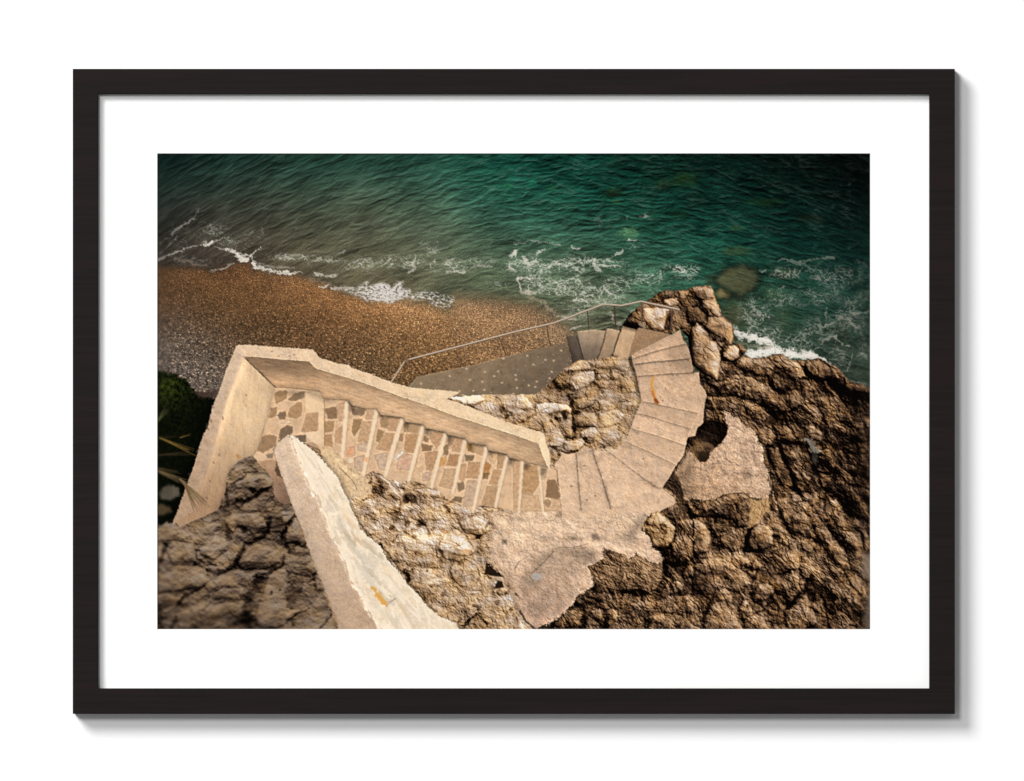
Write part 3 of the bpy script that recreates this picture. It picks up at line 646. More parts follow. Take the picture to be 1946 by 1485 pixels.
    for q, c, a in ((A13([(750,680),(820,740),(900,800),(980,800),(960,860),(900,840),(840,770),(760,760)]), (126,78,26), .55), (A12([(1400,200),(1490,60),(1560,60),(1680,190),(1600,260),(1450,230)]), (196,140,70), .35)):
        sl, m = pmask(q, 4, 3, 6, 9); lay(sl, m * a * np.clip(.8 + 1.2 * cv.dA[sl], .2, 1.4), c)
    sl, m = pmask(A13([(1850,480),(1900,470),(1990,470),(1990,1300),(1870,1300),(1860,1150),(1900,980),(1925,760),(1840,690),(1860,560)]), 5, 2, 10, 11)
    lay(sl, m * .75, np.array([.53, .46, .39], F32)[None, None] * (1 - .25 * sstep(1080, 1190, cv.Y[sl]))[..., None])
    return r

def rocks_upper():
    out = A4([(1140,640),(1180,560),(1240,470),(1330,390),(1380,340),(1480,290),(1550,230),(1640,190),(1740,200),(1850,190),(1946,160)]) + A5([(80,145),(210,145),(240,200),(270,310),(310,400),(330,470),(420,540),(455,620),(460,760),(430,790),(520,770),(560,800),(600,850),(560,890),(520,920),(450,975),(330,960),(300,1100),(285,1175),(140,1110),(20,1010),(-20,900),(-40,700),(-120,620)]) + A4([(1690,670),(1500,640),(1340,610)])
    base = [(1195,612,.20),(1225,590,.30),(1240,575,.30),(1260,560,.24),(1290,560,.45),(1320,560,.34),(1345,560,.50),(1245,605,.66),(1260,620,.62),(1225,615,.62),(1278,605,.42),(1300,590,.36),(1300,620,.40),(1340,590,.38),(1360,600,.50),(1320,600,.28),(1370,625,.52),(1340,630,.50),(1330,620,.34),(1385,640,.46),
            (1325,660,.56),(1345,660,.56),(1355,690,.62),(1335,700,.54),(1320,685,.50),(1375,650,.36),(1388,672,.58),(1405,665,.22)]
    fa = [(A4([(1400,390),(1560,380),(1690,400),(1650,540),(1610,640),(1480,600),(1400,500)]), .68, .08, .9), (A4([(1480,290),(1640,195),(1740,210),(1700,270),(1560,320)]), .25, .05, .8), (A4([(1620,290),(1760,275),(1800,330),(1700,360),(1620,330)]), .74, .1, .85),
          (A4([(1780,200),(1900,190),(1860,290),(1800,290)]), .52, .08, .8), (A4([(1190,560),(1260,450),(1360,400),(1390,480),(1380,590),(1300,600)]), .26, .12, .7), (A4([(1650,420),(1720,420),(1700,620),(1640,620)]), .25, .05, .7),
          (A5([(0,160),(130,150),(240,180),(250,280),(180,330),(60,290)]), .50, .1, .8), (A5([(30,220),(130,200),(170,280),(100,300)]), .30, .05, .6), (A5([(120,300),(250,280),(320,470),(300,500),(180,480),(90,380)]), .50, .12, .8), (A5([(-60,370),(60,370),(170,450),(120,560),(-40,540)]), .22, .05, .75),
          (A5([(180,480),(330,480),(440,570),(455,700),(430,790),(330,720),(230,660),(150,600)]), .54, .08, .85), (A5([(270,590),(350,570),(420,650),(400,760),(300,700)]), .40, .05, .6),
          (A5([(0,600),(60,550),(170,650),(260,750),(310,880),(315,960),(280,1170),(140,1105),(20,1000),(-10,860)]), .60, .10, .9, 'boulder'), (A5([(130,660),(220,660),(260,720),(200,740)]), .34, .05, .6), (A5([(150,960),(300,900),(310,980),(280,1160),(200,1120)]), .68, 0, .5),
          (A5([(450,770),(510,765),(600,850),(540,900),(510,850)]), .20, .08, .9, 'boulder'),
          (A5([(340,870),(400,795),(470,785),(515,830),(515,900),(450,970),(380,960),(335,920)]), .58, .18, 1.0, 'boulder')]
    cr = [(A4([(1180,560),(1270,560),(1370,590)]), 9, -.28), (A4([(1400,330),(1480,340)]), 6, -.2), (A4([(1710,420),(1690,540),(1690,640)]), 6, -.25), (A4([(1820,660),(1870,700),(1890,780)]), 10, -.4), (A5([(20,370),(110,340),(200,420)]), 6, -.25), (A5([(0,570),(100,560),(200,660),(240,740)]), 6, -.25),
          (A5([(300,740),(350,740),(370,770)]), 6, -.25), (A5([(320,860),(340,930),(440,985),(510,930)]), 7, -.45), (A5([(320,820),(380,780)]), 6, -.3), (A5([(0,1000),(130,1110),(280,1180)]), 5, -.3), (A5([(60,870),(150,900),(260,960)]), 3, -.15), (A5([(240,200),(270,330),(320,460)]), 3, .12)]
    rockmass(out, base, fa, cr, [(*A5([(450,880)])[0], 6, 4, .1)], 'A', .75, RAMP_BROWN, 'rock_outcrop', warm=.25, rough=2.2, seed=341, sig=22, edge=7, scatter=(40, 3, 16, 60, 1.3, .05), soften=.5, wide=.2)

def rocks_island():
    out = A4([(230,1320),(340,1240),(430,1160),(540,1050),(640,985),(710,945),(800,950),(900,935),(1065,915),(1245,925),(1280,990),(1320,1120),(1350,1297)]) + [(1221,744),(1224,765),(1219,778),(1209,797),(1200,822),(1192,843),(1162,866),(1125,866),(1111,856),(1080,878),(1040,900),(1034,884),(1032,850),(1020,826),(990,816),(955,803),(905,783),(870,768),(850,756),(895,752),(925,750),(960,750)]
    base = [(1050,735,.30),(1090,705,.60),(1130,700,.46),(1180,690,.55),(1090,730,.62),(1130,730,.52),(1160,720,.48),(1190,725,.52),(1040,755,.40),(1080,760,.28),(1120,755,.55),(1150,760,.62),(1180,750,.52),(1200,770,.48),(1010,765,.60),(985,760,.72),(995,780,.66),
            (1040,775,.75),(1070,775,.74),(1060,800,.62),(1075,790,.42),(1045,820,.64),(1070,830,.60),(1050,850,.62),(1110,790,.42),(1120,800,.46),(1110,820,.66),(1150,800,.70),(1170,790,.66),(1190,800,.55),(1150,830,.66),(1120,845,.58),(940,775,.68),(920,770,.72),(960,790,.58),(1015,800,.58),(1085,860,.66),(1050,880,.5)]
    fa = [(A4([(640,980),(720,950),(800,960),(840,1030),(740,1060),(560,1060)]), .70, .08, .7), (A4([(800,960),(1000,950),(1200,950),(1260,980),(1230,1080),(1100,1040),(900,1040)]), .52, .10, .7), (A4([(620,1120),(740,1070),(870,1070),(880,1150),(800,1230),(680,1270),(600,1200)]), .68, .12, .8, 'boulder'),
          (A4([(880,1100),(1000,1100),(1060,1170),(1000,1260),(880,1240)]), .58, .12, .7, 'boulder'), (A4([(1060,1060),(1160,1110),(1220,1120),(1180,1160),(1100,1150)]), .70, .1, .7), (A4([(1130,1120),(1240,1110),(1300,1200),(1330,1297),(1180,1297)]), .52, .08, .7), (A4([(420,1160),(560,1060),(640,1060),(560,1180),(480,1240)]), .28, .06, .6),
          (A8([(250,140),(330,120),(480,130),(590,150),(630,190),(620,240),(470,210),(360,250),(300,330),(240,220)]), .84, .06, .9, 'boulder'), (A8([(270,220),(370,240),(400,330),(460,400),(560,560),(440,600),(350,480)]), .62, .08, .8), (A8([(440,260),(560,210),(630,260),(640,400),(660,490),(620,520),(540,430)]), .58, .10, .8),
          (A8([(400,420),(500,410),(560,540),(520,600),(390,590)]), .72, .1, .7), (A8([(540,540),(660,530),(740,500),(770,560),(700,640),(560,640)]), .72, .10, .8), (A8([(640,250),(740,220),(880,230),(910,300),(900,390),(700,390),(640,350)]), .46, .22, .9, 'boulder'), (A8([(720,440),(800,390),(880,390),(940,470),(860,500),(740,500)]), .74, .14, .85, 'boulder'),
          (A8([(640,90),(780,60),(880,70),(860,160),(700,180)]), .52, .12, .8), (A8([(760,190),(880,130),(920,200),(840,230)]), .46, .1, .8), (A8([(900,90),(1030,90),(1100,170),(1080,260),(940,230)]), .62, .1, .6), (A8([(930,240),(1120,190),(1200,250),(1140,340),(980,400),(920,330)]), .76, .08, .7),
          (A8([(920,400),(1100,370),(1190,420),(1150,530),(1000,560),(900,470)]), .64, .08, .6), (A8([(1180,130),(1330,110),(1350,180),(1300,280),(1240,440),(1140,370),(1200,250)]), .50, .02, .75), (A8([(1190,110),(1330,105),(1350,140),(1200,150)]), .80, 0, .7),
          (A8([(0,60),(90,20),(180,110),(220,190),(100,200),(10,180)]), .74, .12, .8, 'boulder'), (A8([(20,200),(120,190),(60,280),(0,330)]), .62, .1, .6), (A8([(90,310),(200,270),(300,380),(280,430),(150,390)]), .58, .06, .7),
          (A7([(1200,60),(1400,30),(1560,40),(1610,90),(1500,140),(1300,130)]), .95, .04, .95), (A7([(1480,170),(1600,110),(1700,120),(1720,200),(1560,200)]), .74, .1, .7), (A7([(1740,60),(1946,30),(1946,180),(1820,180)]), .60, .1, .7), (A7([(1720,190),(1840,230),(1850,290),(1740,260)]), .60, .1, .7), (A8([(520,0),(640,0),(620,80),(500,90)]), .34, .05, .7)]
    cr = [(A4([(430,1180),(500,1260),(600,1240)]), 12, -.3), (A4([(560,1080),(700,1060),(860,1060)]), 5, -.22), (A4([(880,1060),(920,1150),(1060,1160)]), 6, -.3), (A4([(1040,1080),(1090,1160)]), 7, -.25), (A4([(890,1200),(960,1290)]), 6, -.3), (A4([(1250,940),(1290,1040)]), 5, -.3), (A8([(620,120),(640,220),(700,240)]), 9, -.35), (A8([(640,400),(660,500)]), 9, -.3),
          (A8([(380,590),(460,620),(500,680)]), 6, -.35), (A8([(510,640),(590,660),(680,640)]), 4, -.4), (A8([(540,230),(560,310)]), 9, -.35), (A8([(460,290),(500,310)]), 6, -.35), (A8([(390,320),(410,330)]), 5, -.4), (A8([(490,380),(560,500),(640,520)]), 4, -.25), (A8([(270,210),(390,180)]), 2, -.25),
          (A8([(700,190),(820,180),(920,200)]), 4, -.25), (A8([(770,520),(830,560)]), 7, -.4), (A8([(940,600),(980,610)]), 5, -.35), (A8([(860,540),(1000,590),(1100,560)]), 5, -.2), (A8([(1060,220),(1130,280)]), 4, -.25), (A8([(1120,390),(1170,440)]), 3, -.2), (A8([(0,340),(80,330),(240,250)]), 6, -.2),
          (A7([(1190,60),(1240,90)]), 4, -.5), (A7([(1310,110),(1420,150),(1500,170)]), 3, -.35), (A7([(1780,190),(1830,220)]), 12, -.3), (A7([(1850,270),(1890,240)]), 8, -.3), (A8([(640,130),(600,60)]), 8, -.25), (A8([(400,640),(440,780)]), 6, -.2), (A8([(680,690),(850,640),(1000,660)]), 3, -.2)]
    rockmass(out, base, fa, cr, [(*A8([(560,250)])[0], 7, 9, -.3), (*A8([(710,350)])[0], 6, 5, -.25), (*A8([(660,420)])[0], 5, 8, -.25)], 'B', .66, RAMP_TAN, 'rock_outcrop', warm=.28, rough=2.5, seed=351, sig=20, edge=6, scatter=(60, 3, 18, 20, 1.2, .05), soften=.4, wide=.15)

def rocks_mid():
    out = [(640,900),(664,880),(700,888),(735,896),(770,910),(817,918),(840,935),(858,950),(898,965),(945,960),(1045,970),(1060,1000),(1010,1210),(860,1210),(835,1172),(800,1137),(772,1107),(754,1083),(722,1039),(684,1005),(668,970),(645,925)]
    base = [(670,920,.72),(690,950,.66),(720,925,.55),(750,940,.62),(790,950,.46),(820,935,.66),(850,965,.62),(700,990,.60),(740,970,.66),(760,985,.40),(800,980,.66),(850,985,.66),(900,985,.66),(940,985,.66),(980,985,.76),(720,1020,.62),(760,1030,.78),(800,1035,.80),(830,1030,.80),(870,1010,.66),(910,1010,.62),
            (740,1060,.48),(790,1060,.55),(850,1060,.56),(900,1060,.58),(760,1085,.42),(800,1090,.70),(850,1090,.64),(900,1090,.60),(920,1080,.56),(790,1120,.58),(850,1120,.60),(900,1120,.58),(940,1110,.62),(840,1150,.54),(890,1150,.54),(930,1140,.56),(960,1150,.66),(880,1185,.50),(920,1180,.40),(960,1190,.60),(990,1195,.72)]
    fa = [(A11([(720,280),(780,260),(900,300),(1000,290),(1110,270),(1130,330),(1040,360),(900,340),(740,350)]), .97, 0, .85), (A11([(1320,130),(1500,60),(1660,140),(1660,220),(1560,280),(1400,240)]), .66, .16, .8, 'boulder'), (A11([(480,400),(800,400),(1100,420),(1100,630),(820,600),(600,540)]), .54, .06, .6),
          (A11([(1110,420),(1420,420),(1480,620),(1200,640),(1100,600)]), .56, .03, .6), (A11([(840,620),(1200,640),(1230,780),(1000,830),(840,720)]), .74, .1, .6), (A11([(1740,880),(1790,830),(1880,840),(1860,900),(1760,920)]), .46, .14, .9, 'boulder'), (A11([(600,550),(650,590),(650,630),(600,600)]), .74, .1, .8),
          (A11([(660,680),(740,690),(760,760),(700,760)]), .60, .14, .8), (A7([(380,1080),(400,1020),(480,1010),(540,1060),(530,1110),(400,1110)]), .22, .02, .9), (A7([(730,1120),(800,1090),(880,1140),(880,1200),(780,1240),(720,1190)]), .20, .02, .9), (A7([(690,1000),(740,1010),(740,1060),(680,1040)]), .35, .05, .8),
          (A7([(860,1060),(1010,1050),(1130,1090),(1150,1150),(960,1130)]), .80, .06, .7), (A7([(730,1230),(800,1200),(830,1270),(780,1297),(720,1290)]), .82, .08, .7), (A7([(60,830),(200,900),(340,920),(390,1040),(370,1130),(280,1160),(200,1050)]), .70, .03, .8), (A7([(190,1130),(250,1130),(290,1180),(230,1200)]), .92, .04, .8),
          (A7([(1180,1240),(1260,1200),(1560,1290),(1500,1320),(1240,1320)]), .66, .06, .6)]
    cr = [(A7([(415,865),(470,885),(530,880)]), 5, -.5), (A7([(790,950),(830,935),(900,945)]), 4, -.35), (A7([(1120,1045),(1180,1062),(1270,1070)]), 6, -.5), (A7([(1570,1225),(1640,1240),(1720,1245)]), 5, -.5), (A7([(350,900),(390,960),(330,990)]), 3, -.3), (A7([(260,990),(370,1000)]), 2.5, -.3), (A7([(360,1160),(280,1165)]), 3, -.4),
          (A7([(500,930),(580,1000),(650,1100)]), 4, .3), (A7([(640,940),(680,1010),(720,1090)]), 3, .3), (A7([(600,1120),(700,1200),(700,1290)]), 5, -.3), (A7([(1170,1230),(1230,1290)]), 6, -.35), (A7([(100,1200),(170,1290)]), 4, -.2),
          (A11([(1620,180),(1690,90),(1760,20)]), 5, -.4), (A11([(1100,400),(1090,450),(1095,520)]), 2.5, -.4), (A11([(630,330),(670,260)]), 3, -.35), (A11([(1420,1210),(1530,1110),(1640,1230)]), 6, -.4), (A11([(1500,1030),(1560,1060)]), 8, -.3), (A11([(760,650),(780,760)]), 9, -.45), (A11([(960,990),(1080,1090)]), 8, -.2), (A11([(1380,1270),(1440,1200)]), 6, -.3),
          (A11([(480,350),(520,430),(640,560)]), 5, -.3), (A11([(240,120),(300,200),(390,300)]), 4, -.25)]
    B = lambda q, rx, ry, a: (*A11([q])[0], rx, ry, a)
    bl = [B((650,60), 9, 14, -.28), B((920,140), 11, 9, -.6), B((610,190), 7, 6, -.5), B((840,215), 8, 5, -.3), B((1040,205), 4, 4, -.4), B((840,285), 7, 4, -.35), B((1690,90), 6, 8, -.5), B((1545,290), 7, 5, -.45), B((1830,330), 6, 6, -.3), B((1340,580), 5, 5, -.3), B((1040,820), 6, 5, -.3), B((1170,890), 5, 6, -.3),
          B((990,660), 3, 3, -.4), B((890,450), 8, 5, -.3), B((760,430), 5, 5, -.3), B((480,380), 6, 6, -.4), B((1340,1195), 4, 4, -.3), B((790,130), 6, 4, -.4), B((430,110), 6, 8, -.2), B((330,90), 5, 9, -.2), B((1740,1000), 6, 6, -.35), B((1900,1080), 7, 4, -.4), B((1210,20), 5, 4, -.3), B((1160,220), 5, 5, -.1)]
    base = [(x, y, t + .035) for x, y, t in base]
    r = rockmass(out, base, fa, cr, bl, 'B', .74, RAMP_TAN, 'pitted_rock', warm=.25, rough=2.0, seed=361, sig=20, dome=.95, scatter=(110, 3.5, 38, 20, 1.2, .06), soften=.68, wide=.34)
    for q in ([(1630,555),(1690,580),(1760,640),(1805,720),(1720,715),(1605,690)], [(1710,850),(1750,760),(1800,770),(1820,835)]):
        sl, m = pmask(A11(q), 1.2, 1.5, 6, 13); lay(sl, m * .95, (24, 14, 8))
    for q, rr in (((1170,230), 5), ((1430,440), 6), ((1370,430), 4)):
        x, y = A11([q])[0]; stroke([(x - 3, y), (x + 3, y + 2)], rr, (196,118,48), .5, 2.5, .6)

def rocks_left():
    out = [(285,990),(299,988),(330,986),(340,996),(369,986),(411,966),(428,935),(440,890),(458,874),(480,862),(500,868),(520,880),(535,900),(560,972),(605,1095),(645,1210),(285,1210)]
    base = [(310,1000,.40),(320,1030,.40),(350,1005,.36),(330,1060,.34),(380,1020,.34),(360,1050,.44),(400,1045,.46),(420,1050,.46),(430,1000,.42),(450,985,.40),(480,990,.34),(500,1000,.20),(520,990,.14),(470,1020,.26),(490,1030,.22),(310,1090,.38),(350,1100,.38),(380,1100,.34),(330,1130,.26),(310,1160,.16),(345,1160,.26),
            (380,1150,.34),(420,1110,.40),(450,1095,.38),(480,1060,.34),(520,1060,.30),(440,1130,.34),(460,1150,.32),(400,1180,.34),(350,1190,.26),(450,1185,.26),(480,1120,.10),(475,1180,.10),(505,1140,.40),(520,1110,.38),(540,1140,.34),(520,1180,.40),(560,1170,.38),(600,1160,.40),(610,1190,.40),(580,1120,.34),(560,1080,.22),(600,1110,.40),
            (470,890,.36),(440,940,.34),(470,930,.42),(500,910,.40),(510,940,.30),(470,960,.26),(500,970,.26),(530,960,.24),(450,960,.20)]
    fa = [(A10([(730,110),(800,40),(900,10),(1060,40),(1150,80),(1190,180),(1040,260),(960,200),(860,170),(820,260),(760,190)]), .42, .14, .7, 'boulder'), (A10([(440,420),(560,350),(620,270),(740,330),(755,430),(600,540),(520,500),(470,480)]), .52, .10, .85, 'boulder'), (A10([(100,460),(220,350),(400,350),(420,560),(160,580)]), .44, .08, .7),
          (A10([(0,150),(230,110),(240,230),(560,280),(440,370),(200,330),(0,330)]), .46, .08, .6), (A10([(0,600),(330,590),(540,690),(560,760),(480,830),(200,880),(0,900)]), .38, .10, .7), (A10([(860,560),(950,400),(1080,370),(1330,440),(1340,560),(1180,640),(900,640)]), .34, .10, .7), (A10([(520,800),(700,690),(860,640),(960,700),(860,820),(640,840),(560,900)]), .42, .08, .7),
          (A10([(560,920),(680,850),(950,840),(900,980),(700,1000),(500,1070)]), .36, .1, .6), (A10([(200,1130),(330,1060),(700,1010),(950,980),(940,1180),(700,1290),(240,1290)]), .33, .08, .6), (A10([(820,140),(1010,120),(1080,200),(960,260)]), .28, .02, .5),
          (A6([(760,930),(840,830),(950,820),(930,900),(820,960)]), .48, .1, .6), (A6([(830,1010),(960,910),(1180,910),(1260,980),(1200,1080),(1010,1060),(860,1050)]), .46, .10, .7, 'boulder'), (A6([(840,1060),(1000,1040),(1010,1150),(860,1140)]), .44, .1, .6), (A6([(860,1280),(1010,1180),(1200,1140),(1280,1220),(1230,1301),(840,1320)]), .38, .12, .7),
          (A10([(1060,1160),(1120,960),(1200,720),(1310,630),(1390,640),(1420,760),(1380,960),(1460,1080),(1560,1080),(1350,1260),(1150,1297),(1080,1240)]), .44, .04, .8), (A10([(1380,960),(1500,700),(1580,760),(1560,880),(1460,1080),(1400,1060)]), .24, .05, .7), (A10([(1570,880),(1690,750),(1740,960),(1640,1060),(1480,1080),(1500,960)]), .42, .03, .8),
          (A10([(1340,20),(1490,0),(1500,40),(1350,48)]), .52, .03, .9), (A10([(1345,60),(1480,52),(1420,130),(1360,150)]), .50, .05, .95), (A10([(1385,240),(1495,80),(1570,210),(1620,340),(1570,390),(1510,350),(1390,360)]), .50, .04, .95), (A10([(1480,410),(1530,380),(1590,420),(1500,465)]), .50, .04, .9), (A10([(1590,610),(1690,530),(1730,650),(1690,700)]), .46, .04, .9),
          (A10([(1690,690),(1745,690),(1800,860),(1730,860),(1710,760)]), .50, .02, .9), (A10([(1740,990),(1810,880),(1900,1110),(1800,1230),(1600,1297),(1420,1297),(1450,1200),(1640,1080)]), .45, .03, .8), (A10([(1800,1297),(1900,1140),(1960,1297)]), .42, .02, .8)]
    cr = [(A10([(540,650),(640,680),(720,660),(830,600),(930,420)]), 10, -.36), (A10([(400,570),(540,640)]), 6, -.25), (A10([(960,360),(1060,330),(1190,240),(1220,80)]), 10, -.26), (A10([(640,210),(740,190),(780,300)]), 12, -.22), (A10([(90,360),(60,480),(30,560)]), 8, -.3), (A10([(500,830),(300,920),(220,1010)]), 6, -.26), (A10([(1370,490),(1350,600),(1200,680),(1040,720)]), 7, -.25),
          (A10([(1110,760),(1060,860),(980,940),(960,1200)]), 22, -.22), (A10([(420,430),(430,520),(500,560),(640,590)]), 6, -.22), (A10([(600,900),(700,830),(950,830)]), 3, -.2), (A10([(480,1080),(620,960),(800,950)]), 3, -.18), (A10([(1410,1190),(1520,1120),(1640,1070)]), 4, -.3), (A10([(1750,1290),(1890,1130)]), 4, -.34), (A10([(1390,380),(1440,460),(1520,480),(1640,470)]), 8, -.25), (A10([(1700,700),(1710,860),(1810,880)]), 6, -.2), (A10([(1490,40),(1400,180),(1340,300)]), 5, -.25),
          (A10([(1630,780),(1700,740)]), 5, -.25), (A10([(0,1100),(30,1290)]), 16, -.16), (A10([(150,1290),(200,1150)]), 8, -.14), (A6([(800,1010),(900,950),(960,900)]), 4, -.3), (A6([(1010,1060),(1080,1110),(1180,1060)]), 8, -.3), (A6([(860,1180),(960,1190),(1080,1130)]), 9, -.28), (A6([(1060,960),(1160,950)]), 4, -.25), (A6([(1130,1060),(1230,1030)]), 4, -.25), (A6([(930,880),(1080,870)]), 4, -.2), (A6([(740,1060),(760,1240)]), 8, -.2)]
    bl = [(*A10([(940,220)])[0], 7, 6, -.3), (*A10([(1235,890)])[0], 3, 4, -.35), (*A10([(1325,860)])[0], 2.5, 3, -.3), (*A10([(1000,1240)])[0], 14, 10, -.12), (*A10([(340,300)])[0], 8, 5, -.2), (*A10([(1465,1240)])[0], 4, 4, -.25), (*A10([(60,60)])[0], 14, 12, -.15), (*A6([(975,990)])[0], 3, 2, -.3)]
    base = [(x, y, t + .12) for x, y, t in base]
    fa.append((A10([(1060,1160),(1130,960),(1210,740),(1310,640),(1400,650),(1430,760),(1390,900),(1420,1060),(1560,1060),(1700,780),(1740,960),(1640,1060),(1450,1180),(1350,1280),(1150,1320),(1080,1260)]), .47, .02, .8)); fa.append((A10([(1400,960),(1480,760),(1560,690),(1590,780),(1540,900),(1450,1070),(1400,1060)]), .27, .02, .75))
    rockmass(out, base, fa, cr, bl, 'C', .60, RAMP_GREY, 'boulder', warm=.22, rough=2.5, bl=.7, seed=371, sig=24, lx=.15, ly=-.8, dome=.95, gap=.05, scatter=(30, 5, 34, -30, 1.5, .03), sun=.9, soften=.5, wide=.30)


# ---------------------------------------------------------------- built things: ramp, stairs, walls, rail
def texmul(sl, amp, sx, sy, seed, octv=4, gain=.55):
    return amp * fbm(cv.X[sl] / sx, cv.Y[sl] / sy, seed, octv, gain)

def slab(pts, col, rid=None, soft=.9, rough=.7, rs=9, seed=3, grad=None, mott=.08, speck=.08, darkspots=.25, stretch=(26, 22), grit=None, relief=0):
    sl, sd_ = sdpoly(pts, soft * 2 + rough * 2 + 5, rough * 1.3, rs, seed)
    if sl is None: return None
    X = cv.X[sl]; Y = cv.Y[sl]
    sd_ = sd_ + rough * .9 * fbm(X / 3.0, Y / 3.0, seed + 2, 2)
    m = np.clip(.5 - sd_ / (2 * soft), 0, 1)
    c = np.array(col, F32)[None, None] / 255 * np.ones(X.shape + (1,), F32)
    if grad is not None:                                 # (x0,y0,x1,y1,colour at the end)
        x0, y0, x1, y1, c2 = grad
        t = np.clip(((X - x0) * (x1 - x0) + (Y - y0) * (y1 - y0)) / ((x1 - x0) ** 2 + (y1 - y0) ** 2), 0, 1)[..., None]
        c = c + t * (np.array(c2, F32) / 255 - c)
    big = fbm(X / stretch[0], Y / stretch[1], seed + 21, 5, .62)
    f = 1 + mott * 1.1 * big + speck * .55 * fbm(X / 2.2, Y / 2.2, seed + 25, 2, .8) + speck * .5 * fbm(X / 6, Y / 6, seed + 26, 3, .6)
    dirt = np.clip(sstep(.02, .62, fbm(X / stretch[0] * 1.9 + 3, Y / stretch[1] * 1.9, seed + 23, 5, .68)) * mott * 3.2, 0, .6)
    c = c + dirt[..., None] * (c * np.array([.74, .66, .58], F32) - c)
    pale = np.clip(sstep(.10, .6, fbm(X / stretch[0] * 2.3 + 9, Y / stretch[1] * 2.3, seed + 24, 4, .6)) * mott * 2.0, 0, .35)
    c = c + pale[..., None] * (c * np.array([1.12, 1.13, 1.15], F32) - c)
    f = f - darkspots * sstep(.42, .62, fbm(X / 3.2, Y / 2.9, seed + 27, 3, .6)) * sstep(-.12, .4, fbm(X / 24, Y / 20, seed + 29, 3))
    if grit: f = f * (1 - grit * sstep(.10, .55, fbm(X / 2.8, Y / 2.5, seed + 31, 3, .7)))
    if relief: f = f * np.clip(1 + relief * cv.dB[sl], .4, 1.5)
    warm = .03 * fbm(X / 18, Y / 18, seed + 33, 3)
    c = c * f[..., None] * np.stack([1 + warm, 1 + .2 * warm, 1 - 1.2 * warm], -1)
    lay(sl, m, np.clip(c, 0, 1))
    if rid is not None: setlab(sl, m, rid)
    return sl, m

def shade(pts, am, soft, rough=1.5, seed=9, within=None):   # tonal shift inside an outline, soft edge
    sl, d = sdpoly(pts, soft * 2 + 6, rough, 10, seed)
    if sl is None: return
    m = np.clip(.5 - d / (2 * soft), 0, 1)
    if within is not None: m = m * within[sl]
    cv.img[sl] *= (1 + am * m)[..., None]

def line(pts, w, am, soft=.8, rough=.5, seed=5):            # multiply along a line (joint, groove, lit arris)
    sl = crop(min(p[0] for p in pts) - w - 6, min(p[1] for p in pts) - w - 6, max(p[0] for p in pts) + w + 6, max(p[1] for p in pts) + w + 6)
    if sl is None: return
    X = cv.X[sl]; Y = cv.Y[sl]
    d = segdist(X + 1.2 * fbm(X / 8, Y / 8, seed, 2), Y + 1.2 * fbm(X / 8, Y / 8, seed + 3, 2), pts)
    ww = w / 2 * (1 + rough * 1.5 * fbm(X / 6, Y / 6, seed + 5, 3))
    m = np.clip(.5 - (d - ww) / (2 * soft), 0, 1)
    cv.img[sl] = np.clip(cv.img[sl] * (1 + am * m)[..., None], 0, 1)

def bush_and_fronds(stage):
    if stage: return fronds()
    rid = region('bush')
    out = [(285,700),(300,704),(318,708),(334,714),(350,720),(364,736),(378,752),(412,757),(412,760),(400,800),(385,840),(370,884),(355,920),(345,960),(336,985),(330,992),(285,1000)]
    sl, m = pmask(out, 2.4, 11, 12, 401)
    X = cv.X[sl]; Y = cv.Y[sl]
    n = fbm(X / 9, Y / 9, 405, 4, .65); n2 = fbm((X + .6 * Y) / 3, (Y - .4 * X) / 8, 409, 3, .6); n3 = ridged(X / 7 + .3 * n, Y / 5, 413, 3)
    top = np.exp(-((X - 318) / 36) ** 2 - ((Y - 735) / 32) ** 2)
    t = np.clip(.12 + .42 * top + .05 * sstep(900, 760, Y), 0, 1) * np.clip(.50 + 1.3 * n + 1.0 * n2 + .35 * (n3 - .4), 0, 2)
    t = t * .72 * sstep(425, 370, X + .35 * (Y - 740)) + .012
    lay(sl, m, ramp(t, [(0,3,4,2),(.15,16,20,7),(.45,46,56,16),(.8,84,92,30),(1.3,130,130,55)]))
    setlab(sl, m, rid)
    rg = np.random.default_rng(423)
    for q in range(420):
        x, y = rg.uniform(297, 400), rg.uniform(698, 905)
        lt = math.exp(-((x - 316) / 34) ** 2 - ((y - 738) / 40) ** 2) + .16
        if rg.random() > lt + .15 or x + .32 * (y - 720) > 412: continue
        an = rg.normal() * .7 - 1.2; L_ = rg.uniform(3, 8); b_ = rg.uniform(.35, 1.25) * lt
        stroke([(x, y), (x + L_ * math.cos(an), y + L_ * math.sin(an))], 2.0, (8 + 52 * b_, 10 + 54 * b_, 4 + 16 * b_), .75, .8, 0, 6, 1, None, .6)
    # dark pebbles seen past the wall
    slab(A6([(380,10),(640,-10),(655,30),(600,60),(470,70)]), (62,48,40), None, 3, 3, 8, 421, speck=.5)
    for q, c in (([(20,1110),(60,1040),(130,1010),(230,1045),(245,1130),(120,1180),(40,1160)], (82,74,62)), ([(-60,1225),(60,1220),(140,1260),(150,1301),(60,1340),(-60,1330)], (72,58,40))):
        slab(A6(q), c, None, 3, 2, 10, 431, mott=.2, speck=.04)

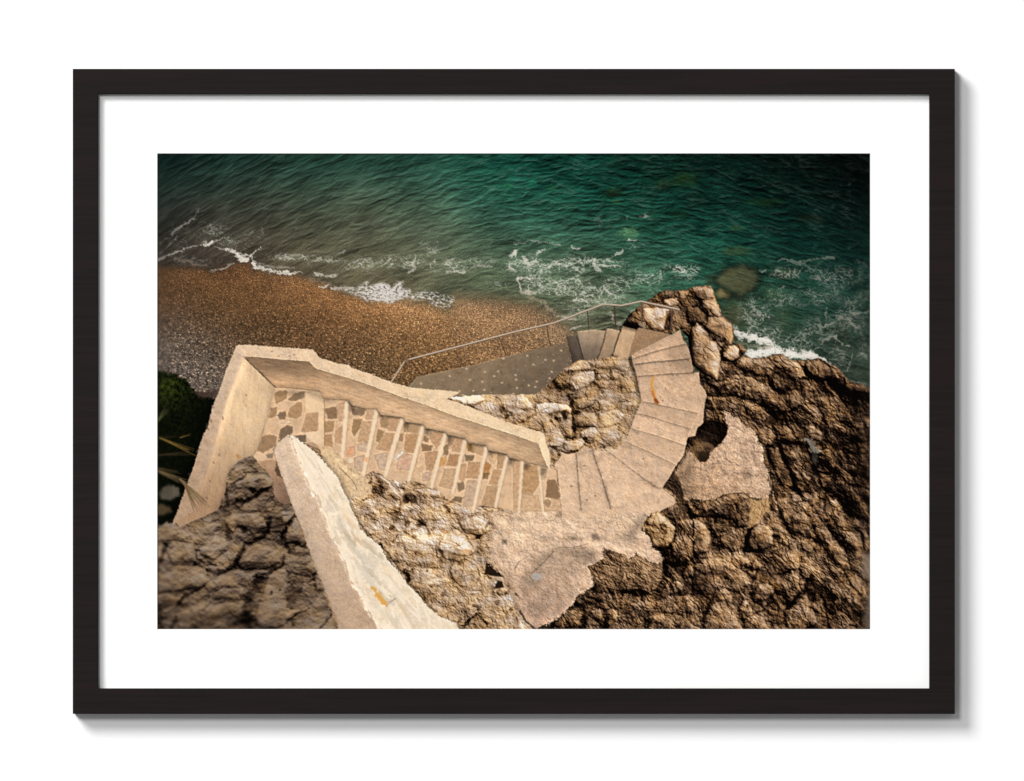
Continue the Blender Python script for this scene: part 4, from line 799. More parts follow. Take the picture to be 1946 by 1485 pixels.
def fronds():
    fr = region('palm_frond')
    def frond(q, w, w2, c, a=.85, soft=1.4):
        stroke(A6(q), w * .75, c, a * .8, soft, .35, 8, 441, fr, w2 * .75)
    rg = np.random.default_rng(447)
    def fan(root, tip, n, spread, w, c, a=.75, fall=0.0):
        (x0, y0), (x1, y1) = root, tip; L_ = math.hypot(x1 - x0, y1 - y0); an = math.atan2(y1 - y0, x1 - x0)
        for q in range(n):
            t_ = (q + .5) / n - .5 + rg.normal() * .06; l2 = L_ * rg.uniform(.72, 1.06); b_ = an + t_ * spread
            k_ = rg.uniform(.55, 1.15)
            mx_ = (x0 + .5 * l2 * math.cos(b_), y0 + .5 * l2 * math.sin(b_)); ex_ = (x0 + l2 * math.cos(b_), y0 + l2 * math.sin(b_) + fall * abs(t_) * L_)
            frond([(x0, y0), mx_, ex_], w * rg.uniform(.7, 1.3), .7, tuple(v_ * k_ for v_ in c), a, 1.1)
    fan((-60,835), (330,1000), 9, .22, 3, (124,100,68)); fan((250,955), (550,1270), 15, .30, 3.4, (128,104,72), .8); fan((300,1020), (430,1310), 9, .25, 2.6, (132,100,62), .75)
    fan((-40,820), (250,890), 6, .28, 2.6, (96,74,44), .65); fan((20,500), (430,672), 8, .16, 2.2, (150,114,54), .75); fan((-20,690), (410,668), 6, .16, 2.0, (70,54,34), .65)
    fan((-20,495), (300,490), 5, .18, 1.6, (58,48,27), .6); fan((250,500), (368,462), 4, .2, 2.4, (104,80,40), .6); fan((0,320), (110,195), 6, .5, 2.0, (116,112,64), .75); fan((10,330), (70,210), 4, .5, 1.8, (92,92,50), .6)
    frond([(150,180),(158,120)], 1, 1, (60,60,20), .6)

def ramp_and_lower_steps():
    stair = region('concrete_stairway'); cv.stair = stair
    rp = region('ramp', stair)
    out = [(795,716)] + A3([(970,1110),(1250,1050),(1500,1000),(1750,930),(1946,885)]) + A4([(400,800),(560,765),(600,860),(650,985),(560,1060),(430,1170),(300,1297)]) + [(1018,750),(960,760),(915,760),(850,750),(778,740),(778,734)]
    sl, m = slab(out, (134,112,87), rp, .9, 1.0, 8, 451, grad=(930,690,990,760,(108,91,73)), mott=.16, speck=.10, darkspots=.3)
    X = cv.X[sl]; Y = cv.Y[sl]
    f1, f2, cid = vor(X / 9.5, Y / 7.5, 455)
    dot = sstep(.27, .15, f1 + .10 * (cid - .5)) * (cid > .60)
    dcol = np.stack([.62 + .5 * (cid - .7), .52 + .5 * (cid - .7), .40 + .5 * (cid - .7)], -1)
    lay(sl, m * dot * (.12 + .42 * cid) * sstep(-.35, .25, fbm(X / 22, Y / 16, 457, 3)) * sstep(740, 752, X + 60), dcol)
    f1, f2, cid = vor(X / 21, Y / 17, 458)
    lay(sl, m * sstep(.17, .07, f1 + .06 * fbm(X / 2.5, Y / 2.5, 459, 2)) * (cid > .4) * .62, (214,184,146))
    line(A3([(970,1112),(1250,1052),(1500,1002),(1750,932),(1946,887)]), 2, .18)
    for q, c, g in (([(575,692),(690,682),(765,955),(640,985)], (98,84,72), (74,62,54)), ([(690,640),(880,620),(1000,637),(960,760),(905,945),(765,965)], (176,150,121), (116,98,83)),
                    ([(1010,605),(1155,632),(1110,760),(1062,925),(902,945)], (190,158,124), (150,122,95)), ([(1180,580),(1330,622),(1290,770),(1245,930),(1065,920)], (204,167,130), (198,161,124))):
        rid = region('step', stair); p = A4(q)
        cx0 = (p[0][0] + p[1][0]) / 2; cy0 = p[0][1]; cx1 = cx0 + 4; cy1 = max(a[1] for a in p)
        slab(p, c, rid, .8, .8, 8, 461, grad=(cx0, cy0, cx1, cy1, g), mott=.14, speck=.09, darkspots=.3, stretch=(12, 16))
    shade(A4([(570,700),(600,690),(680,960),(640,980)]), -.18, 4); shade(A4([(690,650),(735,650),(800,950),(765,960)]), -.06, 5)
    shade(A4([(920,800),(900,940),(770,950),(800,780)]), -.14, 12)
    line(A4([(1000,640),(970,760),(905,940)]), 3.2, -.42); line(A4([(1155,632),(1110,760),(1064,915)]), 3.2, -.45); line(A4([(1330,622),(1290,770),(1246,925)]), 1.6, -.25)
    line(A4([(682,686),(764,952)]), 2.0, -.36); line(A4([(577,694),(642,980)]), 1.6, -.3)
    line(A4([(690,640),(880,622),(1000,637)]), 1.6, .25); line(A4([(1010,607),(1155,632)]), 1.4, .2)
    shade(A4([(1190,575),(1340,600),(1330,640),(1180,600)]), -.5, 4); shade(A4([(1060,890),(1130,905),(1110,930),(1050,925)]), -.5, 3)

def curved_stairs():
    stair = cv.stair
    # rough concrete apron at the foot
    ap = [(925,985),(940,972),(985,972),(1036,972),(1066,965),(1104,960),(1160,950),(1240,950)] + A12([(1440,100),(1400,200),(1480,300),(1495,400),(1590,470),(1605,530),(1560,590),(1480,560),(1400,520),(1330,470),(1290,510),(1240,540),(1200,480),(1150,470),(1060,440),(980,420),(985,520),(920,580),(850,590),(800,610),(840,680),(850,730),(858,830),(690,920),(640,1020),(560,1090),(480,1160),(400,1220),(330,1240),(220,1300)]) + [(1011,1206),(996,1180),(983,1162),(975,1140)] + A11([(1840,800),(1800,700),(1640,560),(1620,430),(1640,300),(1690,150)])
    rid = region('apron', stair)
    shade([(p[0] + 3, p[1] + 4) for p in ap], -.55, 5, 3, 472)
    sl, m = slab(ap, (224,190,157), rid, 1.5, 4.5, 12, 471, grad=(1010,990,1030,1190,(204,166,138)), mott=.15, speck=.16, darkspots=.34, grit=.14, relief=.42)
    ins = np.zeros(cv.X.shape, F32); ins[sl] = m
    for q, am, so in ((A12([(380,420),(700,410),(880,440),(900,560),(760,560),(600,470),(420,480),(330,560),(250,640),(230,600)]), -.22, 9), (A12([(1230,200),(1320,130),(1400,40),(1460,0),(1400,160),(1300,320),(1180,300)]), -.26, 9), (A12([(80,720),(160,660),(200,760),(140,900),(60,860)]), -.12, 9),
                     (A12([(200,1000),(330,960),(360,1100),(260,1200),(180,1140)]), -.12, 9), (A12([(850,260),(900,250),(945,320),(860,330)]), -.4, 3), (A12([(620,290),(760,300),(740,330),(620,320)]), -.25, 3), (A12([(640,400),(740,390),(760,430),(620,430)]), -.2, 4), (A12([(440,90),(480,10),(530,20),(520,90)]), -.16, 3)):
        shade(q, am, so, 3, 475, ins)
    for q, am in ((A12([(560,400),(760,345),(940,310),(1100,390),(1330,400),(1480,430),(1590,470),(1500,520),(1200,450),(980,400),(700,400)]), .14), (A12([(640,700),(850,730),(855,830),(690,920),(620,1010),(540,860)]), .07), (A12([(0,160),(180,120),(330,250),(240,420),(80,520),(0,480)]), .06), (A12([(520,100),(740,90),(640,260),(420,260)]), .06)):
        shade(q, am, 8, 3, 476, ins)
    X_ = cv.X[sl]; Y_ = cv.Y[sl]
    big = fbm(X_ / 42, Y_ / 34, 473, 5, .6)
    cv.img[sl] *= (1 + m * (.17 * np.clip(big, -1, .6) - .10 * sstep(.1, .6, fbm(X_ / 15, Y_ / 9, 474, 4, .62))))[..., None]
    dz = sdpoly(ap, 1.5 * 2 + 4.5 * 2 + 5, 4.5 * 1.3, 12, 471)[1]
    rk = ramp(np.clip(.50 + .8 * cv.dB[sl], 0, 1), RAMP_TAN)
    wn = (m * .75 * sstep(-16, 0, dz + 9 * fbm(X_ / 9, Y_ / 9, 477, 4, .6)))[..., None] * (sstep(955, 1000, Y_) * sstep(1010, 960, X_))[..., None]
    cv.img[sl] += wn * (rk - cv.img[sl])
    lit_ = A12([(985,520),(920,580),(850,590),(800,610),(840,680),(850,730),(858,830),(690,920),(640,1020),(560,1090),(480,1160),(330,1240)])
    line([(p[0] - 2, p[1] - 1) for p in lit_], 3.5, .16, 1.6, 1.2, 479)
    shade(A12([(160,520),(420,470),(700,480),(760,620),(800,800),(640,900),(520,1060),(300,1180),(140,1100),(60,900)]), -.10, 14, 4, 480, ins)
    for q, w, am in (([(490,400),(640,405),(800,360)], 1.6, -.3), ([(200,680),(330,560),(430,450)], 3, -.22), ([(20,900),(40,920)], 4, -.5), ([(0,640),(60,560),(180,480)], 2, -.16), ([(70,1090),(130,1200),(240,1290)], 4, -.6), ([(60,560),(10,640)], 2, -.3)):
        line(A12(q), w, am)
    slab(A12([(210,690),(290,680),(310,720),(250,760),(205,740)]), (172,164,156), None, 2, 1.5, 6, 478)
    shade(A11([(1800,310),(1850,320),(1850,360),(1800,360)]), -.5, 3)
    # concrete slab beyond the hole, right of the steps
    sr = A9([(350,205),(400,225),(430,260),(520,310),(600,390),(690,430),(720,540),(775,640),(770,760),(830,850),(830,980),(870,1060),(800,1180),(640,1140),(560,1095),(400,1120),(250,1172),(100,1185),(0,1150),(-70,1180)]) + A8([(1750,1150),(1740,1060),(1690,1000),(1750,880),(1850,720),(1900,640)]) + A9([(20,680),(60,740),(100,765),(160,760),(185,720),(200,665),(290,600),(370,480),(395,410),(380,330)])
    rid = region('concrete_slab', stair)
    shade([(p[0] + 4, p[1] + 3) for p in sr], -.55, 5, 3, 482)
    slab(sr, (216,178,146), rid, 1.5, 4.0, 11, 481, grad=(1400,860,1310,960,(188,148,112)), mott=.24, speck=.22, darkspots=.5, grit=.26, stretch=(18, 16), relief=.55)
    shade(A8([(1750,880),(1900,700),(1946,760),(1900,1000),(1946,1160),(1760,1150)]), -.20, 9); shade(A9([(-60,760),(60,780),(120,1000),(0,1140),(-70,1100)]), -.08, 10)
    shade(A9([(560,560),(700,600),(720,780),(600,760)]), -.14, 10); shade(A9([(560,880),(640,840),(660,940),(580,960)]), -.3, 5)
    line(A9([(690,430),(720,540),(775,640),(760,760)]), 2.5, .2); line(A9([(185,720),(200,665),(290,600),(370,480),(395,410)]), 2, .15); line(A9([(830,860),(835,980),(865,1060)]), 3, .1)
    sl, m = pmask(A8([(1650,1050),(1720,1010),(1830,1080),(1946,1180),(1946,1240),(1800,1240),(1740,1110)]), 2, 3, 6, 483)
    for q in ([(1620,1040),(1720,870),(1780,920),(1830,1080),(1850,1220),(1760,1170),(1750,1120)],):
        p = A8(q); s1, m1 = pmask(p, 1.5, 3, 6, 484); t = .20 + .7 * cv.dA[s1]; lay(s1, m1 * .9, ramp(np.clip(t, 0, 1), RAMP_BROWN))
    # the hole
    hp = A9([(60,380),(130,340),(200,300),(300,330),(360,350),(395,400),(380,475),(320,560),(250,615),(200,665),(185,725),(155,760),(95,765),(40,700),(0,610),(-10,500),(20,440)])
    s1, m1 = pmask(hp, 1.0, 1.5, 6, 486); X = cv.X[s1]; Y = cv.Y[s1]
    hc = A9([(90,600)])[0]
    t = .07 + .34 * np.exp(-(((X - hc[0]) / 20) ** 2 + ((Y - hc[1]) / 18) ** 2)) + .45 * cv.dA[s1] - .1 * sstep(1355, 1378, X)
    lay(s1, m1, ramp(np.clip(t, 0, 1), RAMP_BROWN))
    for q, w, c in (([(120,560),(180,580),(230,610),(220,640)], 6, (118,88,60)), ([(40,540),(90,590)], 4, (140,98,50)), ([(0,610),(30,690),(60,740)], 4, (150,110,64)), ([(60,690),(110,650)], 3, (96,74,46))):
        stroke(A9(q), w, c, .7, 1.5, .6)
    s1, m1 = pmask(A9([(70,660),(130,640),(190,680),(170,750),(100,760)]), 1.5, 1, 6, 487); lay(s1, m1 * .8, (36,26,16))
    # flight
    land = region('landing', stair)
    slab(A4([(1250,910),(1280,760),(1345,600),(1400,605),(1690,672),(1620,740),(1290,895)]), (160,126,94), land, .8, 1.2, 7, 491, mott=.14, speck=.16, grit=.25)
    edge_in = A8([(1040,660),(1120,610),(1210,540),(1260,420),(1310,280),(1360,170),(1385,105),(1372,20)]) + A4([(1365,1297),(1340,1180),(1325,1090),(1290,985),(1275,895)])
    edge_out = A4([(1800,628),(1830,720),(1875,775),(1900,850),(1946,1062)]) + A9([(0,-205),(80,-205)]) + A9([(95,-80),(150,0),(165,50),(150,110),(135,200),(128,340),(60,400),(40,480)]) + A8([(1880,500),(1840,690),(1750,805),(1680,940),(1600,1045)])
    full = edge_in + edge_out + A8([(1740,1150),(1745,1215),(1600,1290),(1500,1380)]) + A12([(1400,20),(1070,40),(1060,60),(740,75),(728,95),(525,100)]) + A8([(515,1270),(500,1100),(470,860),(440,800),(520,690),(680,670),(770,590),(850,630),(1000,645)])
    base = region('flight', stair)
    shade([(p[0] + 4, p[1] + 2) for p in edge_out], -.5, 5, 2, 494)
    sl, m = slab(full, (224,187,153), base, .9, 1.0, 8, 495, grad=(1130,930,1290,660,(214,175,141)), mott=.12, speck=.13, darkspots=.42, grit=.10, relief=.20)
    fm = np.zeros(cv.X.shape, F32); fm[sl] = m
    # treads: boundaries run from the inner to the outer edge
    nos = [A4([(1280,892),(1800,630)]), A4([(1286,932),(1500,860),(1700,805),(1872,770)]), A4([(1312,990),(1500,965),(1900,930)]), A4([(1345,1120),(1700,1092),(1946,1083)]), A8([(1395,108),(1690,170),(1990,235)]), A8([(1325,235),(1480,270),(1700,340),(1905,405)]),
           A8([(1270,400),(1560,480),(1855,585)]), A8([(1210,540),(1480,660),(1752,795)]), A8([(1040,660),(1300,860),(1440,965),(1575,1050)]), A8([(855,640),(930,860),(1000,1080),(1052,1270)]), A8([(682,675),(700,960),(733,1285)]), A8([(470,800),(500,1100),(518,1290)])]
    for k in range(len(nos) - 1):
        a, b = nos[k], nos[k + 1]
        s1, mm = pmask(a + b[::-1], .5)
        mm = mm * fm[s1]
        rid = region('step', stair)
        v = cv.lab[s1]; v[mm > .5] = rid
        rr = np.random.default_rng(500 + k)
        da = segdist(cv.X[s1], cv.Y[s1], a); db = segdist(cv.X[s1], cv.Y[s1], b)
        up, dn = (da, db) if k < 9 else (db, da)           # the uphill side has shade and dirt of the riser inked in, the other is the worn nosing
        if k >= 9: up, dn = da, db
        e_ = 1 + .05 * fbm(cv.X[s1] / 9, cv.Y[s1] / 9, 590 + k, 3)
        cv.img[s1] *= (1 + mm * (rr.random() * .09 - .045 - .13 * np.exp(-up / 5) * e_ + .06 * np.exp(-dn / 3)))[..., None]
    # risers seen as darker bands and joints; lit arrises
    for k, (w, am, off) in enumerate([(1.2, .16, 0), (2.6, -.28, 2), (2.8, -.30, 2), (2.8, -.26, 2), (1.6, -.22, 1), (1.6, -.26, 1), (1.5, -.14, 1), (1.5, -.14, 1), (1.8, -.30, 0), (3.0, -.34, 0), (2.4, -.34, 0), (1.6, -.16, 0)]):
        if k == 0: line(nos[0], 1.4, .15); continue
        line([(p[0], p[1] + off * .6) for p in nos[k]], w * 1.5, am * .55, 2.0, 1.2, 511 + k); line([(p[0], p[1] + off * .6) for p in nos[k]], w * .7, am * .6, 1.0, 1.6, 571 + k)
        line([(p[0] + (1.6 if k >= 9 else 0), p[1] - (1.6 if k < 9 else 0)) for p in nos[k]], 1.2, .09, .8, .5, 531 + k)
    shade(A4([(1700,810),(1875,770),(1900,850),(1905,930),(1720,950),(1640,900)]), -.20, 7, 2, 541, fm); shade(A4([(1720,960),(1905,935),(1940,1075),(1780,1085)]), -.18, 8, 2, 542, fm); shade(A4([(1290,940),(1480,900),(1500,960),(1310,990)]), -.07, 5, 1, 543, fm)
    for q in ([(1260,560),(1290,690),(1260,690)], [(960,950),(1010,980),(1040,1200),(1000,1180)], [(1460,1000),(1540,980),(1560,1060),(1480,1040)], [(1290,400),(1360,420),(1340,470),(1280,440)], [(880,690),(960,680),(950,740),(900,800)], [(680,700),(760,690),(840,640),(760,620)]):
        shade(A8(q), -.16, 5, 3, 545, fm)
    for q in ((1610,100), (1400,730), (620,1025), (760,805), (790,1175), (880,1130), (1520,130)):
        x, y = A8([q])[0]; stroke([(x, y), (x + 1, y)], 3, (120,88,62), .7, 1.2)
    for q in ((1560,960), (1720,1110), (1640,1260), (1880,950), (1690,1000), (1860,890)):
        x, y = A4([q])[0]; stroke([(x, y), (x + 1, y)], 2, (110,82,58), .7, 1)
    # rust run
    stroke(A4([(1515,1140),(1490,1190),(1500,1250),(1520,1297)]), 5, (214,148,62), .85, 1.6, .4, 6, 551); stroke(A8([(1498,0),(1520,60),(1545,115)]), 4, (196,112,40), .9, 1.4, .3, 6, 552, None, 6); stroke(A8([(1535,95),(1555,122)]), 6, (128,62,22), .85, 1.4)
    # side of the flight falling to the rock: lit edge then shade on the inner curve
    shade(A4([(1245,920),(1290,985),(1345,1180),(1365,1297),(1330,1297),(1300,1130),(1255,1000)]), -.55, 3); shade(A8([(1340,20),(1378,20),(1385,110),(1355,180),(1310,285),(1265,420),(1240,440),(1300,230),(1345,120)]), -.30, 4, 1, 553, 1 - fm)
    line(A8([(1946,345),(1882,500),(1842,690),(1752,805),(1682,940),(1604,1045)]), 2.5, .10); line(A8([(1580,1060),(1690,940),(1760,815)]), 1.5, -.2)
    # overhanging lump under the apron: pitted front
    oh = A12([(805,615),(900,570),(990,500),(985,420),(1060,440),(1150,470),(1200,480),(1240,540),(1290,510),(1330,470),(1400,520),(1480,570),(1560,590),(1605,540),(1615,700),(1560,820),(1470,885),(1380,850),(1250,850),(1150,860),(1000,830),(880,770),(850,700)])
    s1, m1 = pmask(oh, 1.2, 2.5, 7, 561); X = cv.X[s1]; Y = cv.Y[s1]
    t = .44 + .9 * cv.dA[s1] + .45 * cv.dB[s1] - .16 * sstep(1095, 1125, Y) + .05 * sstep(1215, 1255, X)
    lay(s1, m1, ramp(np.clip(t, 0, 1), RAMP_BROWN)); r2 = region('rubble_lump', stair); setlab(s1, m1, r2)

STONES = [  # traced facing stones: tile, outline, colour
 (6,[(1420,92),(1490,25),(1590,5),(1585,60),(1500,100)],(104,82,58)),(6,[(1210,285),(1232,190),(1290,182),(1280,262)],(142,108,72)),(6,[(1308,262),(1330,228),(1375,225),(1392,262),(1375,298),(1330,300)],(96,76,56)),
 (6,[(1412,268),(1440,190),(1520,122),(1560,132),(1555,250),(1500,288)],(156,118,80)),(6,[(1562,432),(1620,240),(1742,222),(1745,400),(1700,442)],(172,132,96)),(6,[(1320,505),(1335,420),(1400,372),(1455,390),(1460,440),(1372,520)],(86,68,50)),
 (6,[(1090,640),(1130,500),(1210,475),(1285,495),(1270,590),(1140,660)],(132,100,70)),(6,[(1490,485),(1600,475),(1604,545),(1545,540)],(70,60,52)),(6,[(1340,345),(1440,310),(1430,342)],(236,208,176)),(6,[(1268,25),(1320,0),(1400,0),(1390,70),(1285,132)],(150,112,74)),
 (6,[(1812,190),(1930,170),(1942,285),(1855,300)],(110,82,56)),(6,[(1812,330),(1912,320),(1890,430),(1815,440)],(152,114,74)),(6,[(1812,480),(1880,475),(1890,600),(1815,570)],(168,124,80)),(6,[(1620,572),(1700,560),(1740,610),(1700,640)],(172,142,112)),(6,[(1180,690),(1250,670),(1242,720),(1195,720)],(136,118,102)),
 (7,[(12,150),(100,115),(92,300),(40,320)],(190,150,116)),(7,[(0,440),(82,360),(62,560),(0,545)],(186,142,102)),
 (7,[(180,190),(330,192),(290,262),(190,250)],(104,80,60)),(7,[(340,195),(430,202),(420,300),(330,300)],(192,152,116)),(7,[(192,310),(282,308),(262,390),(200,478),(176,440)],(130,98,62)),(7,[(300,330),(395,332),(350,540),(242,540)],(188,148,110)),(7,[(242,572),(345,552),(330,650),(250,640)],(196,166,140)),(7,[(125,620),(195,602),(200,690),(122,705)],(222,164,124)),(7,[(205,720),(310,692),(290,860),(212,850)],(194,164,138)),
 (7,[(485,302),(578,272),(560,400),(492,380)],(142,110,76)),(7,[(592,275),(710,292),(660,420),(572,420)],(180,138,102)),(7,[(452,420),(525,440),(470,545),(442,530)],(138,104,64)),(7,[(542,460),(632,465),(578,640),(442,620)],(180,138,98)),(7,[(422,690),(558,667),(528,850),(470,830)],(194,166,142)),
 (7,[(740,350),(778,352),(770,440),(740,430)],(150,116,80)),(7,[(792,350),(930,372),(900,448),(782,440)],(168,130,94)),(7,[(762,462),(908,470),(838,660),(742,650)],(174,128,86)),(7,[(692,470),(733,462),(720,540),(694,530)],(150,110,72)),(7,[(630,725),(720,642),(732,668),(642,750)],(246,238,228)),(7,[(680,740),(740,675),(828,692),(788,850),(662,830)],(206,164,138)),
 (7,[(945,530),(965,490),(1000,515),(995,545)],(118,84,56)),(7,[(1030,440),(1170,452),(1160,520),(1090,610),(1022,510)],(180,136,98)),(7,[(935,572),(1038,590),(1028,638),(942,640)],(112,82,52)),(7,[(962,672),(1108,652),(1040,850),(990,840)],(176,132,92)),(7,[(882,720),(940,702),(985,840),(955,890),(872,820)],(224,184,142)),(7,[(950,900),(1030,862),(1010,960),(940,960)],(196,160,138)),
 (7,[(1172,592),(1222,572),(1210,680),(1165,688)],(110,86,56)),(7,[(1220,500),(1268,512),(1240,620),(1222,560)],(190,148,106)),(7,[(1280,500),(1393,520),(1380,650),(1260,640)],(180,138,102)),(7,[(1132,730),(1198,702),(1180,798),(1122,800)],(208,146,76)),(7,[(1232,690),(1338,692),(1310,800),(1202,800)],(162,114,74)),(7,[(1182,850),(1298,842),(1258,1050),(1122,1020)],(190,152,114)),
 (7,[(1432,572),(1488,600),(1490,660),(1432,640)],(132,96,52)),(7,[(1500,590),(1618,592),(1600,700),(1510,660)],(178,138,100)),(7,[(1402,692),(1490,702),(1480,748),(1412,745)],(94,74,52)),(7,[(1440,772),(1588,772),(1548,940),(1412,930)],(176,132,92)),(7,[(1352,800),(1408,792),(1390,960),(1342,950)],(192,148,106)),(7,[(1322,1000),(1378,982),(1388,1050),(1332,1088)],(106,84,60)),(7,[(1432,970),(1530,977),(1480,1240),(1372,1240)],(194,162,134)),(7,[(1252,1180),(1300,1142),(1378,1150),(1350,1200)],(96,74,52)),
 (7,[(1652,700),(1728,662),(1720,760),(1690,788)],(222,178,134)),(7,[(1752,670),(1848,690),(1800,830),(1747,830)],(164,124,86)),(7,[(1622,770),(1680,800),(1650,880),(1600,930),(1590,840)],(168,112,58)),(7,[(1602,892),(1658,892),(1640,940),(1592,950)],(110,86,52)),(7,[(1712,852),(1788,857),(1740,1010),(1662,1000)],(180,136,94)),(7,[(1642,1030),(1748,1032),(1710,1245),(1582,1220)],(176,136,98)),
 (8,[(112,800),(278,812),(270,1000),(200,1110),(82,1100)],(176,132,88)),(8,[(372,962),(450,962),(503,1128),(480,1165),(352,1140)],(110,80,52)),(8,[(330,1180),(505,1170),(512,1285),(342,1290)],(208,168,130)),(8,[(325,1200),(370,1170),(400,1210),(370,1250)],(160,126,92)),(8,[(300,850),(345,850),(350,930),(300,950)],(222,182,140)),(8,[(0,760),(92,745),(60,1290),(0,1290)],(196,154,112)),(8,[(90,1120),(260,1130),(300,1290),(70,1290)],(206,166,126))]

def stone_stairs():
    st = region('stone_stairway')
    out = [(521,736),(545,737),(571,740),(606,744),(614,758),(640,760),(663,762),(670,772),(697,778),(714,778),(724,789),(764,794),(770,802),(803,808),(809,815),(844,822),(851,827),(884,834),(891,842),(923,846),(928,857),(963,864),(968,871),(995,878),(1025,885),(1045,890)] + A8([(430,840),(460,850),(470,960),(505,1120),(515,1290),(330,1310)]) + \
          [(980,972),(944,964),(937,964),(912,960),(898,971),(880,962),(858,953),(842,943),(831,929),(817,922),(775,913),(761,918),(734,906),(708,896),(689,906),(664,885),(640,862),(600,850),(560,835),(548,826),(530,838),(519,856),(525,878),(532,905),(500,890),(480,866),(490,853),(499,823),(509,790),(516,758)]
    sl, m = slab(out, (214,176,138), st, .9, 1.2, 8, 601, grad=(560,800,960,900,(218,180,142)), mott=.14, speck=.10, darkspots=.25)
    fm = np.zeros(cv.X.shape, F32); fm[sl] = m; cv.stm = fm
    # steps as regions: nosing lines
    nz = [((521,736),(490,866)), ((598,744),(607,848)), ((662,762),(651,880)), ((719,778),(691,905)), ((767,793),(733,905)), ((806,809),(777,915)), ((849,823),(821,925)), ((887,834),(861,945)), ((927,848),(900,972)), ((966,865),(942,966)), ((996,876),(986,974)), ((1027,886),(1034,976)), ((1060,890),(1066,976))]
    for k in range(len(nz) - 1):
        (a, b), (c, d) = nz[k], nz[k + 1]
        ex = lambda p, q, f: (p[0] + (q[0] - p[0]) * f, p[1] + (q[1] - p[1]) * f)
        s1, mm = pmask([ex(a, b, -.3), ex(c, d, -.3), ex(c, d, 1.6), ex(a, b, 1.6)] if k else [(440,700), ex(c, d, -.3), ex(c, d, 1.6), (440,960)], .5)
        rid = region('landing' if k == 0 else 'step', st); v = cv.lab[s1]; v[(mm > .5) & (v == st)] = rid
    O = {6: A6, 7: A7, 8: A8}
    for i, (t, q, c) in enumerate(STONES):
        p = O[t](q)
        cx = sum(a[0] for a in p) / len(p); cy = sum(a[1] for a in p) / len(p)
        p = [(a[0] + (a[0] - cx) / (abs(a[0] - cx) + abs(a[1] - cy) + .1) * 1.2, a[1] + (a[1] - cy) / (abs(a[0] - cx) + abs(a[1] - cy) + .1) * 1.2) for a in p]
        s1, m1 = pmask(p, 1.3, 2.4, 7, 610 + i % 7); X = cv.X[s1]; Y = cv.Y[s1]
        f = 1 + .34 * fbm(X / 7, Y / 6, 620 + i % 5, 4, .6) + .14 * fbm(X / 2.2, Y / 2.2, 630, 2)
        lay(s1, m1 * fm[s1] * .72, np.clip(np.array(c, F32) / 255 * f[..., None], 0, 1))
        s2, d2 = sdpoly(p, 5, 2.0, 7, 610 + i % 7)
        cv.img[s2] *= (1 - .10 * fm[s2] * np.exp(-(d2 / 1.1) ** 2) + .07 * fm[s2] * np.exp(-((d2 - 2.6) / 1.4) ** 2))[..., None]
    # lit nosings
    pale = (247,220,186)
    for a, b, w in (((661,766),(651,868),8), ((718,778),(691,902),8), ((765.5,797),(733,904),8), ((805,811),(777,914),7.5), ((847.5,826),(821,924),7.5), ((885.5,837),(861,936),7), ((926,850),(900,971),7), ((965,868),(942,964),6), ((994.5,877),(986.5,973),6), ((1026,888),(1033,973),4)):
        x1 = a[0] - w * .45
        stroke([(a[0] - 2, a[1]), (b[0] - .5, b[1])], w * .98, pale, .84, 1.9, .5, 7, 641, None, w * .8)
        line([(a[0] + w * .5, a[1] + 4), (b[0] + w * .5, b[1])], 1.4, -.13, 1.2); shade([(a[0] + w * .4, a[1]), (a[0] + w * .4 + 12, a[1] + 2), (a[0] + w * .4 + 6, a[1] + 18), (a[0] + w * .3, a[1] + 14)], -.42, 4, 1, 643, fm)
    slab(A6([(1612,20),(1700,5),(1770,18),(1800,85),(1805,590),(1770,575),(1740,440),(1740,225),(1615,235),(1590,140)]), (236,200,158), None, 1.0, 1.2, 8, 651, speck=.10, darkspots=.3); slab(A6([(1610,440),(1745,430),(1800,580),(1700,560),(1620,500)]), (238,204,166), None, 1.0, 1.2, 8, 653)
    line(A6([(1805,90),(1808,590)]), 1.6, -.3)
    for q in ([(100,95),(180,110),(330,160),(330,185),(180,175)], [(430,190),(500,240),(720,280),(720,300),(490,275)], [(720,285),(760,320),(940,350),(940,375),(760,345)], [(940,360),(980,395),(1170,430),(1170,455),(980,420)], [(1170,440),(1215,465),(1400,500),(1400,525),(1215,490)], [(1400,510),(1445,550),(1620,575),(1620,600),(1445,580)], [(1620,580),(1660,630),(1850,670),(1850,700),(1660,660)], [(1850,680),(1890,715),(1980,740),(1980,760),(1880,740)]):
        shade(A7(q), -.50, 2.6, .8, 655)
    shade(A6([(1255,0),(1800,0),(1900,95),(1790,110),(1600,20),(1300,40)]), -.22, 5, 1, 657, fm)
    # mortar bank at the near side
    mb = A6([(1750,598),(1820,605),(1946,650)]) + A7([(0,660),(150,800),(290,920),(350,960),(380,1100),(300,1160),(190,1120),(120,1200),(60,1030),(-60,860)]) + A6([(1800,740)])
    slab(mb, (222,188,146), None, 1.5, 3, 7, 661, mott=.24, speck=.16, darkspots=.4, grit=.2, stretch=(12, 12))
    line(A7([(0,720),(120,860),(240,930)]), 6, .10); line(A7([(40,830),(180,960),(230,1060)]), 2, -.3)
    slab(A7([(125,735),(160,720),(190,740),(180,780),(140,770)]), (240,214,176), None, 1, 1, 6, 663)
    for q, c in (((335,735), (226,138,66)), ((160,650), (222,140,92)), ((750,770), (214,140,104)), ((1650,820), (176,104,40)), ((1440,590), (176,112,34))):
        x, y = A7([q])[0]; stroke([(x, y - 2), (x - 1, y + 3)], 5, c, .55, 2, .6)
